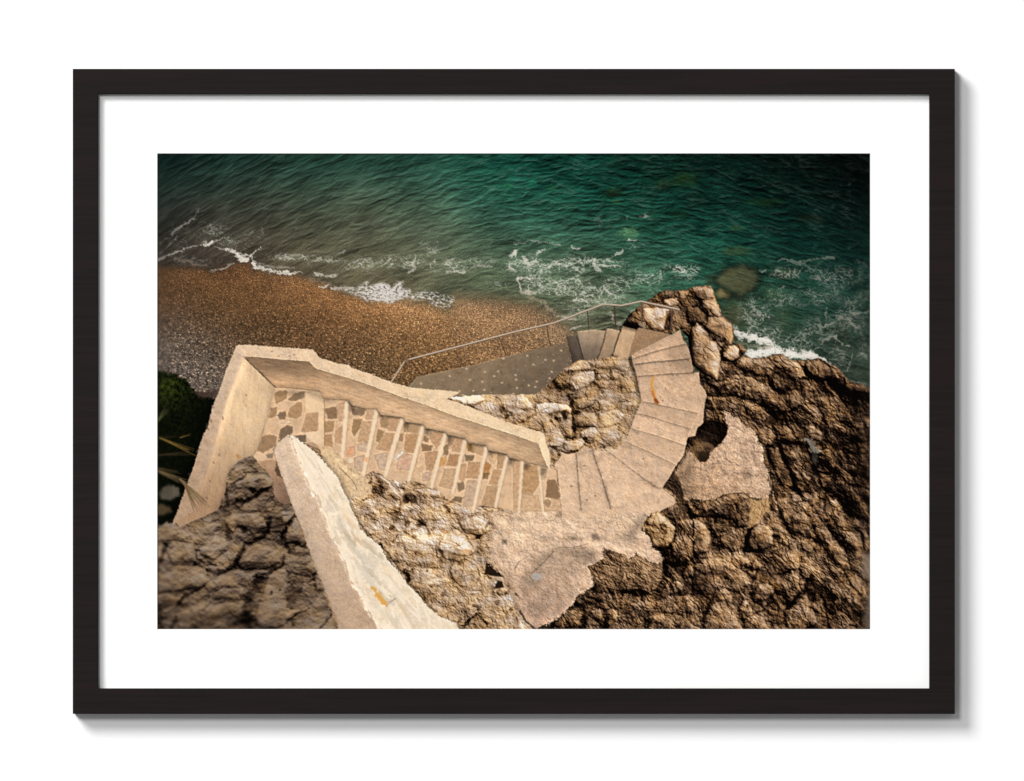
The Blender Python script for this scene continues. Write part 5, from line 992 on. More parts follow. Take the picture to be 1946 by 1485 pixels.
    # pink wall foot between the grey rock and the near parapet
    slab(A6([(1085,765),(1180,740),(1275,745),(1290,830),(1350,940),(1400,1070),(1440,1200),(1380,1225),(1300,1180),(1250,1090),(1260,1000),(1200,880)]), (186,146,112), region('wall_footing'), 1.2, 2, 8, 665, grad=(510,880,545,955,(120,92,74)), mott=.2, speck=.10, darkspots=.3)
    slab(A6([(1285,765),(1320,850),(1350,935),(1290,905),(1275,860)]), (88,66,52), None, 1, 1.5, 7, 667)
    slab(A6([(1180,690),(1250,672),(1240,722),(1195,722)]), (140,120,104), None, 1, 1, 7, 669)

def walls():
    # far parapet
    cv.img[cv.stm > .5] = (.75 * cv.img + .25 * blur(cv.img, 1.2))[cv.stm > .5]
    wl = region('parapet_wall')
    top_out = A2([(838,835),(850,800),(875,783),(1000,785),(1280,805),(1550,825),(1680,835),(1712,862),(1750,920),(1946,985)]) + A3([(140,1000),(170,1030),(380,1100),(600,1190),(820,1245),(1000,1265),(1200,1278),(1350,1296)]) + A7([(1200,85),(1320,120),(1520,200),(1700,270),(1800,310),(1946,362)]) + A8([(140,395),(160,398),(230,425),(310,445),(340,510),(350,570),(385,640),(397,780),(392,832)])
    face_in = [(462,678.3)] + A2([(1100,920),(1300,940),(1500,955),(1640,965),(1690,1020),(1730,1050),(1946,1110)]) + A3([(250,1180),(520,1280)]) + A7([(700,60),(1000,160),(1330,285),(1650,385),(1946,480)]) + A8([(150,525),(270,570),(310,680),(350,770),(372,825)])
    face_bot = [(1041,889),(1025,885),(995,878),(976,872),(968,870.5),(963,863.5),(928,856.5),(923,846),(891,842.4),(884,833.6),(851,826.6),(844,821.3),(808.5,814),(803,807),(770,802),(764.5,794),(724,789),(714,777.5),(696,777.5),(670,772),(662,761.6),(640,760.5),(614,758),(606,744),(570,740),(544,737.5),(521.5,737)]
    slab(top_out + face_in[::-1] + [(446,690)], (226,194,160), wl, .9, 1.2, 7, 701, grad=(480,660,860,780,(240,208,168)), mott=.11, speck=.12, darkspots=.45, grit=.10, relief=.10)
    sl, m = slab(face_in + face_bot, (178,141,106), wl, .8, .5, 9, 711, grad=(560,690,760,790,(204,166,128)), mott=.15, speck=.09, darkspots=.30, stretch=(46, 9), relief=.10)
    fm = np.zeros(cv.X.shape, F32); fm[sl] = m
    X = cv.X[sl]; Y = cv.Y[sl]
    d = segdist(X, Y, face_in); cv.img[sl] *= (1 - .16 * m * np.exp(-d / 7))[..., None]
    d = segdist(X, Y, face_bot); cv.img[sl] *= (1 + m * (.10 * np.exp(-((d - 14) / 12) ** 2) - .30 * np.exp(-d / 2.2)))[..., None]
    v = Y - .30 * (X - 600) - .0001 * (X - 600) ** 2
    st = fbm(X / 40, v / 4.2, 715, 4, .6); cv.img[sl] *= (1 + .16 * m * st - .14 * m * sstep(.2, .6, fbm(X / 16, v / 5, 716, 4, .65)))[..., None]
    shade(A2([(930,915),(1400,930),(1640,965),(1700,1060),(1500,1120),(1200,1100),(1050,1040)]), -.22, 14, 2, 717, fm); shade(A2([(1150,1130),(1450,1180),(1400,1260),(1270,1245)]), .20, 14, 2, 718, fm); shade(A7([(1300,330),(1946,560),(1946,700),(1300,480)]), -.05, 14, 2, 719, fm); shade(A8([(0,480),(200,560),(330,700),(370,830),(280,800),(0,720)]), -.10, 10, 2, 720, fm)
    line(A2([(930,915)]) + A2([(1060,1040),(1180,1150),(1268,1238)]), 3.0, -.45, 2)
    line([(p[0], p[1] - 1.2) for p in face_in[1:-3]], 1.6, .07)
    line(A8([(275,572),(312,680),(352,770),(380,830)]), 2.0, .22); slab(A8([(270,570),(310,450),(340,510),(350,570),(385,640),(395,830),(372,825),(350,770),(310,680)]), (246,218,178), None, 1, 1.2, 6, 722, darkspots=.2)
    for q in ((1240,855), (1430,905), (1480,890), (1310,905)):
        x, y = A2([q])[0]; stroke([(x - 1, y), (x + 1, y)], 2.5, (150,118,92), .8, 1)
    # left wall
    lw = region('parapet_wall')
    oute = A2([(935,915),(840,832),(800,930),(740,1070),(700,1190),(660,1301)]) + A6([(600,160),(560,330),(545,400),(505,450),(450,620),(400,800),(340,960),(270,1150),(215,1301)]) + A10([(180,100),(160,160)])
    edge = A2([(935,915),(880,1050),(820,1200)]) + A6([(760,60),(680,330),(620,560),(560,780),(480,1000),(400,1301)])
    foot = A10([(240,185),(400,110),(640,5)]) + A6([(660,1280),(700,1150),(740,1050),(752,920),(800,830),(880,760),(950,722),(1050,690),(1090,620),(1140,450),(1200,260),(1240,80),(1255,0)]) + [(521.5,737)]
    slab(oute + foot[::-1][:0] + edge[::-1], (214,184,155), lw, .9, 1.2, 7, 731, grad=(440,690,360,960,(176,144,116)), mott=.13, speck=.12, darkspots=.4, grit=.10, relief=.10)
    slab([(462,678.3)] + edge[1:] + A10([(200,120)]) + foot, (230,194,152), lw, .8, .8, 9, 733, grad=(470,800,400,960,(170,134,102)), mott=.11, speck=.08, darkspots=.30, stretch=(13, 46), relief=.07)
    s1, m1 = pmask([(462,678.3)] + edge[1:] + foot, 1); X = cv.X[s1]; Y = cv.Y[s1]
    de = segdist(X, Y, edge); cv.img[s1] = np.clip(cv.img[s1] * (1 + m1 * .10 * np.exp(-((de - 6) / 6) ** 2) * sstep(960, 820, Y))[..., None], 0, 1)
    dr = segdist(X, Y, foot[3:]); cv.img[s1] *= (1 - m1 * .13 * np.exp(-dr / 12) - m1 * .10 * np.exp(-dr / 2))[..., None]
    shade(A2([(1000,1040),(1160,1120),(1270,1240),(1240,1301),(1100,1240)]), -.06, 10)
    line([(p[0] + 1, p[1]) for p in edge], 5, .08, 4)
    sb = crop(330, 660, 530, 1000); de_ = segdist(cv.X[sb], cv.Y[sb], edge); mixm = (np.exp(-(de_ / 3.2) ** 2) * .8)[..., None]; cv.img[sb] += mixm * (blur(cv.img[sb], 2.6) - cv.img[sb])
    for q, r, c in (((708,288), 6, (120,94,78)), ((580,320), 5, (150,120,98)), ((870,700), 9, (176,124,74)), ((900,712), 6, (196,140,84)), ((670,685), 8, (150,122,96)), ((608,770), 4, (130,102,78)), ((790,705), 3, (190,140,90)), ((570,970), 4, (110,84,62)), ((536,1150), 4, (110,84,62)), ((960,38), 4, (150,116,84)), ((795,355), 3, (170,136,104)), ((955,155), 3, (180,146,110)), ((495,1170), 4, (120,92,70))):
        x, y = A6([q])[0]; stroke([(x - .5, y - 1), (x + .5, y + 1.5)], r * .62, c, .8, 1.2, .6)
    for q in ((600,165), (575,310), (548,402), (500,470), (455,625)):
        x, y = A6([q])[0]; stroke([(x, y), (x + 1, y + 2)], 3, (130,88,70), .6, 1)
    # near parapet
    nw = region('parapet_wall')
    le = A6([(1400,478),(1300,560),(1262,640),(1290,760),(1350,930),(1400,1070),(1482,1301)]) + A10([(1560,180),(1640,430),(1730,650),(1810,870),(1900,1100),(1946,1215)]) + A11([(20,1285),(60,1380)])
    me = A6([(1450,500),(1490,640),(1570,830),(1640,1000),(1760,1220)]) + A10([(1800,50),(1880,260),(1946,400)]) + A11([(100,560),(160,740),(250,900),(330,1060),(430,1180),(500,1290),(560,1380)])
    re = A6([(1410,474),(1470,485),(1560,545),(1620,590),(1750,700),(1860,830),(1946,920)]) + A7([(60,1030),(150,1200)]) + A11([(170,0),(240,120),(260,200),(380,310),(480,390),(560,540),(660,640),(760,780),(920,950),(960,1010),(1120,1150),(1300,1220),(1350,1300),(1420,1380)])
    shade([(p[0] + 7, p[1] + 3) for p in re[4:]] + [(p[0] - 4, p[1]) for p in re[4:]][::-1], -.35, 5, 2, 741)
    slab(re + me[::-1], (248,230,206), nw, 1.0, 2.4, 9, 743, mott=.12, speck=.09, darkspots=.22, grit=.06)
    s1, m1 = pmask(re + me[::-1], 1.0); X = cv.X[s1]; Y = cv.Y[s1]
    dm = segdist(X, Y, me); drr = segdist(X, Y, re); fr = dm / (dm + drr + .5)
    al = Y * .85 + X * .55
    n = fbm(al / 46, fr * 5.5, 745, 4, .6) + .5 * fbm(X / 9, Y / 12, 747, 3)
    tone = np.clip(.30 * sstep(-.05, .55, n) + .0, 0, 1) * sstep(0, .10, fr) * sstep(900, 990, Y)
    cc = np.where((fbm(al / 60, fr * 4, 749, 2) > 0)[..., None], np.array([.72, .68, .62], F32), np.array([.84, .70, .50], F32))
    lay(s1, m1 * np.clip(tone * 2.0, 0, .75), cc)
    for q in range(46):
        rg2 = np.random.default_rng(900 + q); f_ = rg2.uniform(.08, .92); a_ = rg2.uniform(.12, .93); k_ = a_ * (len(me) - 1); i_ = int(k_); g_ = k_ - i_
        mxp = (me[i_][0] + g_ * (me[min(i_ + 1, len(me) - 1)][0] - me[i_][0]), me[i_][1] + g_ * (me[min(i_ + 1, len(me) - 1)][1] - me[i_][1])); j_ = a_ * (len(re) - 1); ii = int(j_); gg = j_ - ii
        rxp = (re[ii][0] + gg * (re[min(ii + 1, len(re) - 1)][0] - re[ii][0]), re[ii][1] + gg * (re[min(ii + 1, len(re) - 1)][1] - re[ii][1]))
        x = mxp[0] + f_ * (rxp[0] - mxp[0]); y = mxp[1] + f_ * (rxp[1] - mxp[1]); l_ = rg2.uniform(6, 30)
        stroke([(x, y), (x + .55 * l_, y + .83 * l_)], rg2.uniform(1.5, 7), [(255,248,236), (212,192,164), (186,174,160), (232,196,150), (255,246,230), (198,172,138)][q % 6], .6, 1.8, .8, 6, 905 + q % 9)
    al2 = X * .50 + Y * .866; ac2 = X * .866 - Y * .50
    f1, f2, cid = vor((al2 + 5 * n) / 34, (ac2 + 4 * n) / 13, 757)
    pal = ramp(cid, [(0,230,204,172),(.22,204,188,170),(.45,252,242,226),(.62,192,182,170),(.8,238,206,166),(1,254,247,236)])
    pal = pal * (1 + .22 * fbm(X / 6, Y / 6, 759, 4, .65))[..., None]
    lay(s1, m1 * sstep(.10, .24, f2 - f1 + .12 * n) * sstep(.05, .22, fr) * sstep(1.02, .86, fr) * .62 * sstep(880, 960, Y), np.clip(pal * np.array([1, .985, .96], F32), 0, 1))
    for q, w, c, a in (([(30,120),(150,320),(330,620),(480,800)], 12, (188,178,164), .7), ([(280,620),(360,760),(520,960),(620,1010)], 16, (196,186,172), .65), ([(90,230),(210,370)], 10, (186,160,124), .7), ([(300,340),(420,460),(500,510)], 11, (186,168,142), .7), ([(360,640),(480,780),(640,930)], 6, (196,172,140), .6), ([(440,1010),(560,1150),(680,1280)], 12, (214,196,168), .6), ([(640,960),(760,1110),(850,1280)], 10, (206,182,146), .7), ([(560,700),(640,790),(760,920)], 5, (200,174,136), .5), ([(150,60),(230,190),(290,290)], 6, (250,222,186), .6)):
        stroke(A11(q), w * .7, c, a, 2.5, .8, 9, 751)
    stroke(A6([(1500,520),(1570,640),(1700,820),(1840,1020),(1946,1190)]), 2.2, (206,180,148), .55, 1.6, .8)
    stroke(A6([(1540,680),(1650,860),(1720,960)]), 3, (222,192,156), .5, 2, .8)
    for q, w in (([(400,840),(430,865)], 6), ([(450,910),(490,960),(520,1000)], 9), ([(540,1010),(550,1030)], 4), ([(470,890),(485,900)], 4)):
        stroke(A11(q), w, (224,158,58), .9, 1.6, .5, 5, 753)
    for q in ([(545,1040),(600,990),(650,950)], [(860,1040),(870,1050)], [(370,680),(400,720)], [(580,920),(600,935)]):
        stroke(A11(q), 1.5, (140,112,86), .7, .8, .6)
    slab(le + me[::-1], (222,193,164), nw, 1.0, 1.0, 9, 755, grad=(560,860,690,1190,(192,160,132)), mott=.10, speck=.16, darkspots=.34, grit=.10, relief=.12)
    tint = np.array([246, 224, 194], F32) / 255
    lum_ = cv.img[s1].mean(-1, keepdims=True); cv.img[s1] += (m1 * .52)[..., None] * (tint * np.clip(.33 + .70 * lum_ / .86, .5, 1.02) - cv.img[s1])
    for q, w in (([(400,840),(430,865)], 6), ([(450,910),(490,960),(520,1000)], 9), ([(540,1010),(550,1030)], 4)):
        stroke(A11(q), w, (226,160,66), .75, 1.8, .7, 5, 753)
    for q, w, c in (([(90,60),(150,130),(210,190)], 7, (238,196,150)), ([(230,300),(270,370)], 5, (222,178,130)), ([(60,520),(110,640)], 5, (206,186,160)), ([(300,480),(380,600)], 7, (208,196,180)), ([(560,1000),(640,960)], 1.6, (150,122,96)), ([(340,700),(400,760)], 8, (222,208,188)), ([(700,1030),(760,1130)], 6, (226,190,150)), ([(180,250),(220,330)], 6, (196,168,132))):
        stroke(A11(q), w, c, .55, 2.2, .8, 7, 755)
    rg = np.random.default_rng(761)
    for q in range(60):                                # broken arris: pale chips over both faces
        k_ = int(rg.integers(1, len(me) - 2)); f_ = rg.random(); x = me[k_][0] + f_ * (me[k_ + 1][0] - me[k_][0]) + rg.normal() * 2.5; y = me[k_][1] + f_ * (me[k_ + 1][1] - me[k_][1])
        l_ = rg.uniform(2, 12); stroke([(x, y), (x + .45 * l_, y + .85 * l_)], rg.uniform(1.5, 5), [(252,240,222), (240,216,186), (206,178,150), (250,232,206)][int(rg.integers(4))], .75, 1.3, .8, 4, 763 + q % 7)
    line([(p[0] - 2.5, p[1]) for p in me], 5, .11, 3, .9); line([(p[0] + 1.5, p[1]) for p in le[3:]], 2, -.12, 1.5)
    shade([(p[0] + 1, p[1]) for p in le[6:]] + [(p[0] + 12, p[1]) for p in le[6:]][::-1], -.08, 8)

def handrail():
    hr = region('handrail')
    def post(q, c, w, a=.9):
        r = region('post', hr); stroke(q, w, c, a, .7, .1, 6, 801, r)
    for q in ([(784,689),(800.6,713)], [(864.7,667),(880.5,696)], [(949,643),(961,673)]):
        stroke(q, 2.0, (62,42,28), .75, .9, .3)
    post([(1038.4,617),(1042,640),(1046,657)], (70,54,42), 2.2); post([(1116.6,592),(1119,625)], (76,60,48), 2.4); post([(1167.6,582),(1170,623.5)], (66,50,40), 2.8); post([(1219.4,574),(1219.4,618)], (98,78,62), 2.6); post([(1277.4,588),(1275,630.5)], (96,74,58), 2.2)
    stroke([(1216,616),(1224,622)], 6, (150,130,108), .8, 1); stroke([(1217,621),(1221,623)], 2, (60,46,36), .7, .8)
    post([(743.4,726),(769,687)], (188,166,140), 3.0); post([(795,716.6),(778.6,734)], (150,130,108), 2.2)
    for q in ([(776,683.7),(980,630.5),(1053,614),(1146.5,578.3),(1180.7,581),(1218.5,573),(1290.6,588.6)],):
        stroke([(x, y + 1.6) for x, y in q], 2.0, (84,66,50), .75, .8)
        stroke(q, 2.4, (178,157,136), .95, .7, 0, 6, 803, hr)
        stroke([(x, y - .7) for x, y in q], 0.8, (226,208,188), .7, .6)
    stroke([(769,687),(772,685),(776,684)], 3, (130,108,86), .9, .7, 0, 6, 805, hr)

def late_rocks():
    # golden boulder at the corner of the steps, the dark boulder in front of the slab with its lit end face
    rockmass(A12([(1385,215),(1420,120),(1490,30),(1560,10),(1660,90),(1745,190),(1725,330),(1665,392),(1580,400),(1500,390),(1480,300)]), [(1225,1000,.50),(1250,990,.56),(1270,1010,.52),(1262,1035,.38),(1245,1035,.42)],
             [(A12([(1490,40),(1560,20),(1660,100),(1560,170),(1450,150)]), .70, .06, .7)], [(A12([(1400,200),(1520,240),(1600,330)]), 2.5, -.18), (A12([(1540,40),(1600,160),(1720,240)]), 2, -.15)], [], 'A', .85, [(0,10,6,3),(.25,70,47,28),(.45,132,96,60),(.62,182,141,94),(.8,212,175,130),(1,240,214,178)], 'boulder', warm=.12, rough=3, seed=381, sig=16, edge=14, scatter=(14, 3, 9, 40, 1.3, .05), soften=.5)
    rockmass(A9([(90,1215),(170,1170),(260,1165),(330,1120),(420,1105),(560,1095),(640,1150),(655,1230),(650,1297)]) + A13([(625,40),(615,170),(560,195),(500,188),(440,100),(330,60),(200,70),(60,75),(-10,40)]), [(1345,960,.30),(1380,955,.36),(1410,960,.30),(1420,985,.22),(1390,985,.25),(1350,980,.22)],
             [(A9([(250,1180),(420,1110),(560,1100),(630,1150),(420,1180)]), .40, .05, .6)], [(A9([(300,1200),(420,1230),(560,1200)]), 3, -.15)], [], 'A', .85, RAMP_BROWN, 'boulder', warm=.2, rough=3, seed=385, sig=16, edge=13, scatter=(16, 4, 12, 20, 1.4, .05), soften=.5)
    sl, m = pmask(A9([(640,1150),(700,1185),(835,1150),(850,1290)]) + A13([(800,20),(735,130),(630,190),(612,180),(628,20)]), 1.5, 3, 8, 388)
    X = cv.X[sl]; Y = cv.Y[sl]; st_ = fbm((X + .25 * Y) / 2.6, Y / 14, 389, 4, .6)
    lay(sl, m * .92, ramp(np.clip(.60 + .30 * st_ + .5 * cv.dA[sl], 0, 1), [(0,30,20,12),(.4,128,92,56),(.65,190,148,98),(1,236,204,160)]))

def paint_all():
    sea_and_beach(); foam(); rock_details()
    sl, m = pmask([(299,980),(520,860),(640,830),(960,850),(1040,900),(1200,690),(1300,640),(1340,760),(1300,860),(1240,960),(1120,1110),(1000,1210),(285,1210)], 1)
    lay(sl, m, ramp(np.clip(.42 + .8 * cv.dB[sl], 0, 1), RAMP_TAN))
    rocks_right(); rocks_upper(); ramp_and_lower_steps(); rocks_island(); rocks_mid(); curved_stairs()
    late_rocks()
    rocks_left(); bush_and_fronds(0); stone_stairs(); walls(); bush_and_fronds(1); handrail()
    g_ = np.clip(cv.img, 0, 1) ** .955
    kk = np.where(cv.lab == 0, .12, .55)[..., None]
    g_ = np.clip(g_ + kk * (g_ - blur(g_, 1.3)), 0, 1)
    near = np.clip(sstep(1000, 1200, cv.Y + .35 * (330 - cv.X) * (cv.X < 700)) * sstep(760, 600, cv.X) + .8 * sstep(345, 300, cv.X) + .7 * sstep(1600, 1660, cv.X), 0, 1)[..., None]
    cv.img = g_ + near * (blur(g_, 1.9) - g_)           # the lens is softer close up and towards the sides

# ---------------------------------------------------------------- the scene: frame, mat and print on a white wall
import bpy, bmesh
from mathutils import Vector
U = 0.0005                                             # metres per picture unit
CX, CY, HZ = 973.0, 742.5, 1.50                        # picture centre, height of that centre on the wall
sc = bpy.context.scene
col = sc.collection
def wx(px): return (px - CX) * U
def wz(py): return (CY - py) * U + HZ

def link(o, parent=None):
    col.objects.link(o)
    if parent is not None: o.parent = parent
    return o
def empty(name, loc, label, cat):
    o = bpy.data.objects.new(name, None); link(o); o.location = loc; o.empty_display_size = .05
    o['label'] = label; o['category'] = cat
    return o
def from_bm(name, bm, mat, parent=None, origin=None):
    bmesh.ops.recalc_face_normals(bm, faces=bm.faces[:])
    me = bpy.data.meshes.new(name); bm.to_mesh(me); bm.free(); me.materials.append(mat)
    return link(bpy.data.objects.new(name, me), parent)

def new_mat(name):
    m = bpy.data.materials.new(name); m.use_nodes = True
    nt = m.node_tree; b = nt.nodes['Principled BSDF']
    return m, nt, b
def paint_mat(name, colr, rough, var, scale, bump=0.0, stretch=(1, 1, 1), spec=.2):
    m, nt, b = new_mat(name)
    tc = nt.nodes.new('ShaderNodeTexCoord'); mp = nt.nodes.new('ShaderNodeMapping'); mp.inputs['Scale'].default_value = stretch
    no = nt.nodes.new('ShaderNodeTexNoise'); no.inputs['Scale'].default_value = scale; no.inputs['Detail'].default_value = 6
    mx = nt.nodes.new('ShaderNodeMix'); mx.data_type = 'RGBA'
    mx.inputs[6].default_value = (*[c * (1 - var) for c in colr], 1); mx.inputs[7].default_value = (*[min(1, c * (1 + var)) for c in colr], 1)
    nt.links.new(tc.outputs['Object'], mp.inputs['Vector']); nt.links.new(mp.outputs[0], no.inputs['Vector'])
    nt.links.new(no.outputs['Fac'], mx.inputs[0]); nt.links.new(mx.outputs[2], b.inputs['Base Color'])
    b.inputs['Roughness'].default_value = rough; b.inputs['Specular IOR Level'].default_value = spec
    if bump:
        bp = nt.nodes.new('ShaderNodeBump'); bp.inputs['Strength'].default_value = bump; bp.inputs['Distance'].default_value = .001
        nt.links.new(no.outputs['Fac'], bp.inputs['Height']); nt.links.new(bp.outputs[0], b.inputs['Normal'])
    return m

M_wall = paint_mat('white_wall_paint', (.86, .86, .86), .9, .012, 240, .04, spec=.05)
M_mat = paint_mat('mat_board_paper', (.86, .86, .855), .95, .010, 900, .02, spec=.03)
M_core = paint_mat('mat_board_core', (.80, .80, .79), .95, .01, 900, spec=.03)
M_back = paint_mat('brown_backing_board', (.30, .22, .15), .9, .1, 200, spec=.1)

def wood():
    m, nt, b = new_mat('espresso_stained_wood')
    tc = nt.nodes.new('ShaderNodeTexCoord'); mp = nt.nodes.new('ShaderNodeMapping'); mp.inputs['Scale'].default_value = (5, 60, 230)
    n1 = nt.nodes.new('ShaderNodeTexNoise'); n1.inputs['Scale'].default_value = 1.6; n1.inputs['Detail'].default_value = 7; n1.inputs['Roughness'].default_value = .6; n1.inputs['Distortion'].default_value = .5
    r1 = nt.nodes.new('ShaderNodeValToRGB')
    e = r1.color_ramp.elements; e[0].position = .30; e[0].color = (.0072, .0052, .0052, 1); e[1].position = .72; e[1].color = (.0122, .0085, .0085, 1)
    n2 = nt.nodes.new('ShaderNodeTexNoise'); n2.inputs['Scale'].default_value = 7; n2.inputs['Detail'].default_value = 3
    mp2 = nt.nodes.new('ShaderNodeMapping'); mp2.inputs['Scale'].default_value = (1.2, 4, 9)
    r2 = nt.nodes.new('ShaderNodeValToRGB'); e = r2.color_ramp.elements; e[0].position = .45; e[0].color = (0, 0, 0, 1); e[1].position = .70; e[1].color = (.45, .45, .45, 1)
    mx = nt.nodes.new('ShaderNodeMix'); mx.data_type = 'RGBA'; mx.inputs[7].default_value = (.0150, .0078, .0080, 1)
    L = nt.links.new
    L(tc.outputs['Object'], mp.inputs['Vector']); L(mp.outputs[0], n1.inputs['Vector']); L(n1.outputs['Fac'], r1.inputs['Fac'])
    L(tc.outputs['Object'], mp2.inputs['Vector']); L(mp2.outputs[0], n2.inputs['Vector']); L(n2.outputs['Fac'], r2.inputs['Fac'])
    L(r2.outputs['Color'], mx.inputs[0]); L(r1.outputs['Color'], mx.inputs[6]); L(mx.outputs[2], b.inputs['Base Color'])
    bp = nt.nodes.new('ShaderNodeBump'); bp.inputs['Strength'].default_value = .12; bp.inputs['Distance'].default_value = .0006
    L(n1.outputs['Fac'], bp.inputs['Height']); L(bp.outputs[0], b.inputs['Normal'])
    b.inputs['Roughness'].default_value = .62; b.inputs['Specular IOR Level'].default_value = .07
    return m
M_wood = wood()

def ink():
    m, nt, b = new_mat('matte_photo_paper')
    at = nt.nodes.new('ShaderNodeAttribute'); at.attribute_name = 'ink'
    tc = nt.nodes.new('ShaderNodeTexCoord'); no = nt.nodes.new('ShaderNodeTexNoise'); no.inputs['Scale'].default_value = 2600; no.inputs['Detail'].default_value = 2
    mr = nt.nodes.new('ShaderNodeMapRange'); mr.inputs['To Min'].default_value = .97; mr.inputs['To Max'].default_value = 1.03
    mx = nt.nodes.new('ShaderNodeMix'); mx.data_type = 'RGBA'; mx.blend_type = 'MULTIPLY'; mx.inputs[0].default_value = 1
    L = nt.links.new
    L(tc.outputs['Object'], no.inputs['Vector']); L(no.outputs['Fac'], mr.inputs['Value']); L(at.outputs['Color'], mx.inputs[6]); L(mr.outputs[0], mx.inputs[7]); L(mx.outputs[2], b.inputs['Base Color'])
    b.inputs['Roughness'].default_value = .9; b.inputs['Specular IOR Level'].default_value = 0
    return m
M_ink = ink()

# wall
bm = bmesh.new()
vs = [bm.verts.new(p) for p in ((-3, 0, 0), (3, 0, 0), (3, 0, 3), (-3, 0, 3))]; bm.faces.new(vs)
w = from_bm('wall', bm, M_wall); w['kind'] = 'structure'; w['label'] = 'plain white wall behind the dark picture frame'

# frame: four mitred rails with a rabbet behind the front lip
FX0, FY0, FX1, FY1 = 138.2, 131.2, 1814.6, 1357.2      # outer edge at the front face
GAP = .002                                             # the frame stands a hair off the wall
T_FR = .024; RW = 48.3 * U
root = empty('picture_frame', (0, 0, wz(FY1)), 'dark espresso brown wooden picture frame with flat mitred rails hanging on white wall', 'picture frame')
k = 1 - (T_FR) / 10.0                                  # seen from ten metres: true size of the front face
def pt(px, py, y): return Vector((wx(px) * k, y, (wz(py) - HZ) * k + HZ))
prof = [(0, -GAP), (.017, -GAP), (.017, -.0152), (RW * k, -.0152), (RW * k, -T_FR + .0006), (RW * k - .0006, -T_FR), (.0008, -T_FR), (0, -T_FR + .0008)]
corners = [(FX0, FY0), (FX1, FY0), (FX1, FY1), (FX0, FY1)]
inw = [(1, -1), (-1, -1), (-1, 1), (1, 1)]
for i in range(4):
    j = (i + 1) % 4
    bm = bmesh.new(); rings = []
    for c in (i, j):
        base = pt(*corners[c], 0)
        rings.append([bm.verts.new((base.x + inw[c][0] * d, y, base.z + inw[c][1] * d - wz(FY1))) for d, y in prof])
    n = len(prof)
    for q in range(n): bm.faces.new((rings[0][q], rings[0][(q + 1) % n], rings[1][(q + 1) % n], rings[1][q]))
    bm.faces.new(rings[0]); bm.faces.new(rings[1][::-1])
    from_bm('rail', bm, M_wood, root)
# backing board closes the frame behind the print
bm = bmesh.new(); bmesh.ops.create_cube(bm, size=1)
a = pt(FX0, FY0, 0); b_ = pt(FX1, FY1, 0)
bmesh.ops.scale(bm, vec=((b_.x - a.x) - .0344, .003, (a.z - b_.z) - .0344), verts=bm.verts)
bmesh.ops.translate(bm, vec=((a.x + b_.x) / 2, -.0082, (a.z + b_.z) / 2 - wz(FY1)), verts=bm.verts)
from_bm('backing_board', bm, M_back, root)

# mat board with a bevelled window
Y_MAT = -.0150; TH = .0014
km = 1 - abs(Y_MAT) / 10.0
def pm(px, py, y): return ((px - CX) * U * km, y, (CY - py) * U * km + HZ)
root_m = empty('mat_board', (0, Y_MAT, HZ - .31), 'wide plain white mat surrounding the photograph inside the dark frame', 'mat')
off = Vector((0, Y_MAT, HZ - .31))
def quadring(o, i, yo, yi, mat, name, flip=False):
    bm = bmesh.new()
    O = [bm.verts.new(Vector(pm(*p, yo)) - off) for p in ((o[0], o[1]), (o[2], o[1]), (o[2], o[3]), (o[0], o[3]))]
    I = [bm.verts.new(Vector(pm(*p, yi)) - off) for p in ((i[0], i[1]), (i[2], i[1]), (i[2], i[3]), (i[0], i[3]))]
    return bm, O, I
outer = (186.5 - 9, 179.5 - 9, 1766.3 + 9, 1309 + 9)
win = (PX0 - .9, PY0 - .9, PX1 + .9, PY1 + .9)
win_b = (PX0, PY0, PX1, PY1)
bm, O, I = quadring(outer, win, Y_MAT, Y_MAT, M_mat, 'sheet')
OB = [bm.verts.new(Vector(pm(*p, Y_MAT + TH)) - off) for p in ((outer[0], outer[1]), (outer[2], outer[1]), (outer[2], outer[3]), (outer[0], outer[3]))]
IB = [bm.verts.new(Vector(pm(*p, Y_MAT + TH)) - off) for p in ((win_b[0] - 3, win_b[1] - 3), (win_b[2] + 3, win_b[1] - 3), (win_b[2] + 3, win_b[3] + 3), (win_b[0] - 3, win_b[3] + 3))]
for q in range(4):
    r = (q + 1) % 4
    bm.faces.new((O[q], O[r], I[r], I[q])); bm.faces.new((O[q], O[r], OB[r], OB[q])); bm.faces.new((OB[q], OB[r], IB[r], IB[q]))
from_bm('board', bm, M_mat, root_m)
bm, O, I = quadring(win, win_b, Y_MAT + .00002, Y_MAT + TH - .0001, M_core, 'bevel')
for q in range(4):
    r = (q + 1) % 4
    bm.faces.new((O[q], O[r], I[r], I[q]))
from_bm('bevelled_edge', bm, M_core, root_m)

# the print
STEP = 1.25
setup(STEP); paint_all()
GAIN = 1.30                                            # light falling on the print, relative to paper white
img = np.clip(cv.img, 0, 1)
lin = np.where(img <= .04045, img / 12.92, ((img + .055) / 1.055) ** 2.4) / GAIN
Y_PR = Y_MAT + TH + .0003
kp = 1 - abs(Y_PR) / 10.0
PZ = (CY - (PY1 + MARG)) * U * kp + HZ
root_p = empty('photo_print', (0, Y_PR, PZ), 'colour photograph of a curving stone stairway above a pebble beach and green sea', 'photograph')
gx = ((cv.xs - CX) * U * kp).astype(np.float32); gz = ((CY - cv.ys) * U * kp + HZ - PZ).astype(np.float32)
NYv, NXv = cv.lab.shape
cell = cv.lab[:-1, :-1].copy()
cnt = np.bincount(cell.ravel(), minlength=len(cv.names))
for rid in range(len(cv.names) - 1, 0, -1):            # specks too small to be a piece of their own join what carries them
    if 0 < cnt[rid] < 40:
        tgt = cv.par[rid] if cv.par[rid] is not None else 0
        cell[cell == rid] = tgt
cnt = np.bincount(cell.ravel(), minlength=len(cv.names))
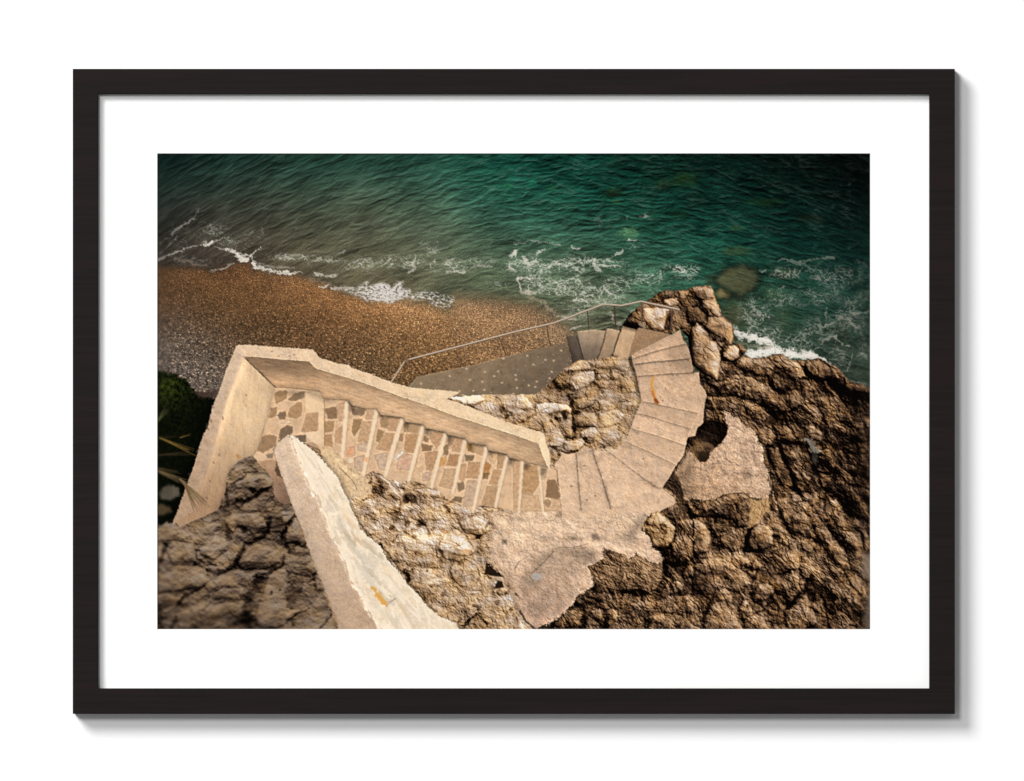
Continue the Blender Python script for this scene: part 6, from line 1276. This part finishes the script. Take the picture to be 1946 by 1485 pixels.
alpha = np.ones((NYv * NXv, 4), np.float32); alpha[:, :3] = lin.reshape(-1, 3)
made = {}
def sheet(rid):
    if rid in made: return made[rid]
    par = cv.par[rid]
    po = root_p if par is None else sheet(par)
    iy, ix = np.nonzero(cell == rid)
    a = iy * NXv + ix
    quads = np.stack([a, a + NXv, a + NXv + 1, a + 1], 1).ravel()
    uniq, inv = np.unique(quads, return_inverse=True)
    me = bpy.data.meshes.new(cv.names[rid])
    co = np.zeros((len(uniq), 3), np.float32); co[:, 0] = gx[uniq % NXv]; co[:, 2] = gz[uniq // NXv]
    me.vertices.add(len(uniq)); me.vertices.foreach_set('co', co.ravel())
    nf = len(a)
    if nf:
        me.loops.add(4 * nf); me.loops.foreach_set('vertex_index', inv.astype(np.int32).ravel())
        me.polygons.add(nf); me.polygons.foreach_set('loop_start', np.arange(0, 4 * nf, 4, dtype=np.int32))
        at = me.attributes.new('ink', 'FLOAT_COLOR', 'POINT'); at.data.foreach_set('color', alpha[uniq].ravel())
    me.update(); me.validate()
    me.materials.append(M_ink)
    o = link(bpy.data.objects.new(cv.names[rid], me), po)
    made[rid] = o
    return o
for rid in range(len(cv.names)):
    if cnt[rid] > 0: sheet(rid)

# lamps: a broad key from the upper left and a nearer-to-axis second lamp give the two soft shadows
wd = bpy.data.worlds.new('World'); sc.world = wd; wd.use_nodes = True
wd.node_tree.nodes['Background'].inputs[0].default_value = (1, 1, 1, 1); wd.node_tree.nodes['Background'].inputs[1].default_value = .275
def lamp(name, vec, dist, power, size):
    l = bpy.data.lights.new(name, 'AREA'); l.shape = 'DISK'; l.size = size; l.energy = power
    o = link(bpy.data.objects.new(name, l)); v = Vector(vec).normalized(); o.location = Vector((0, 0, HZ)) + v * dist
    o.rotation_euler = v.to_track_quat('Z', 'Y').to_euler()
lamp('key_lamp', (-.76, -1, .78), 8.0, 670, 3.2)
lamp('second_lamp', (-.23, -1, .24), 9.0, 290, 1.7)

cam = bpy.data.cameras.new('camera'); co_ = link(bpy.data.objects.new('camera', cam))
co_.location = (0, -10, HZ); co_.rotation_euler = (math.radians(90), 0, 0)
cam.sensor_width = 36; cam.lens = 36 * 10 / (1946 * U); cam.clip_start = .1; cam.clip_end = 100
sc.camera = co_
sc.view_settings.view_transform = 'Standard'; sc.view_settings.look = 'None'; sc.view_settings.exposure = 0; sc.view_settings.gamma = 1
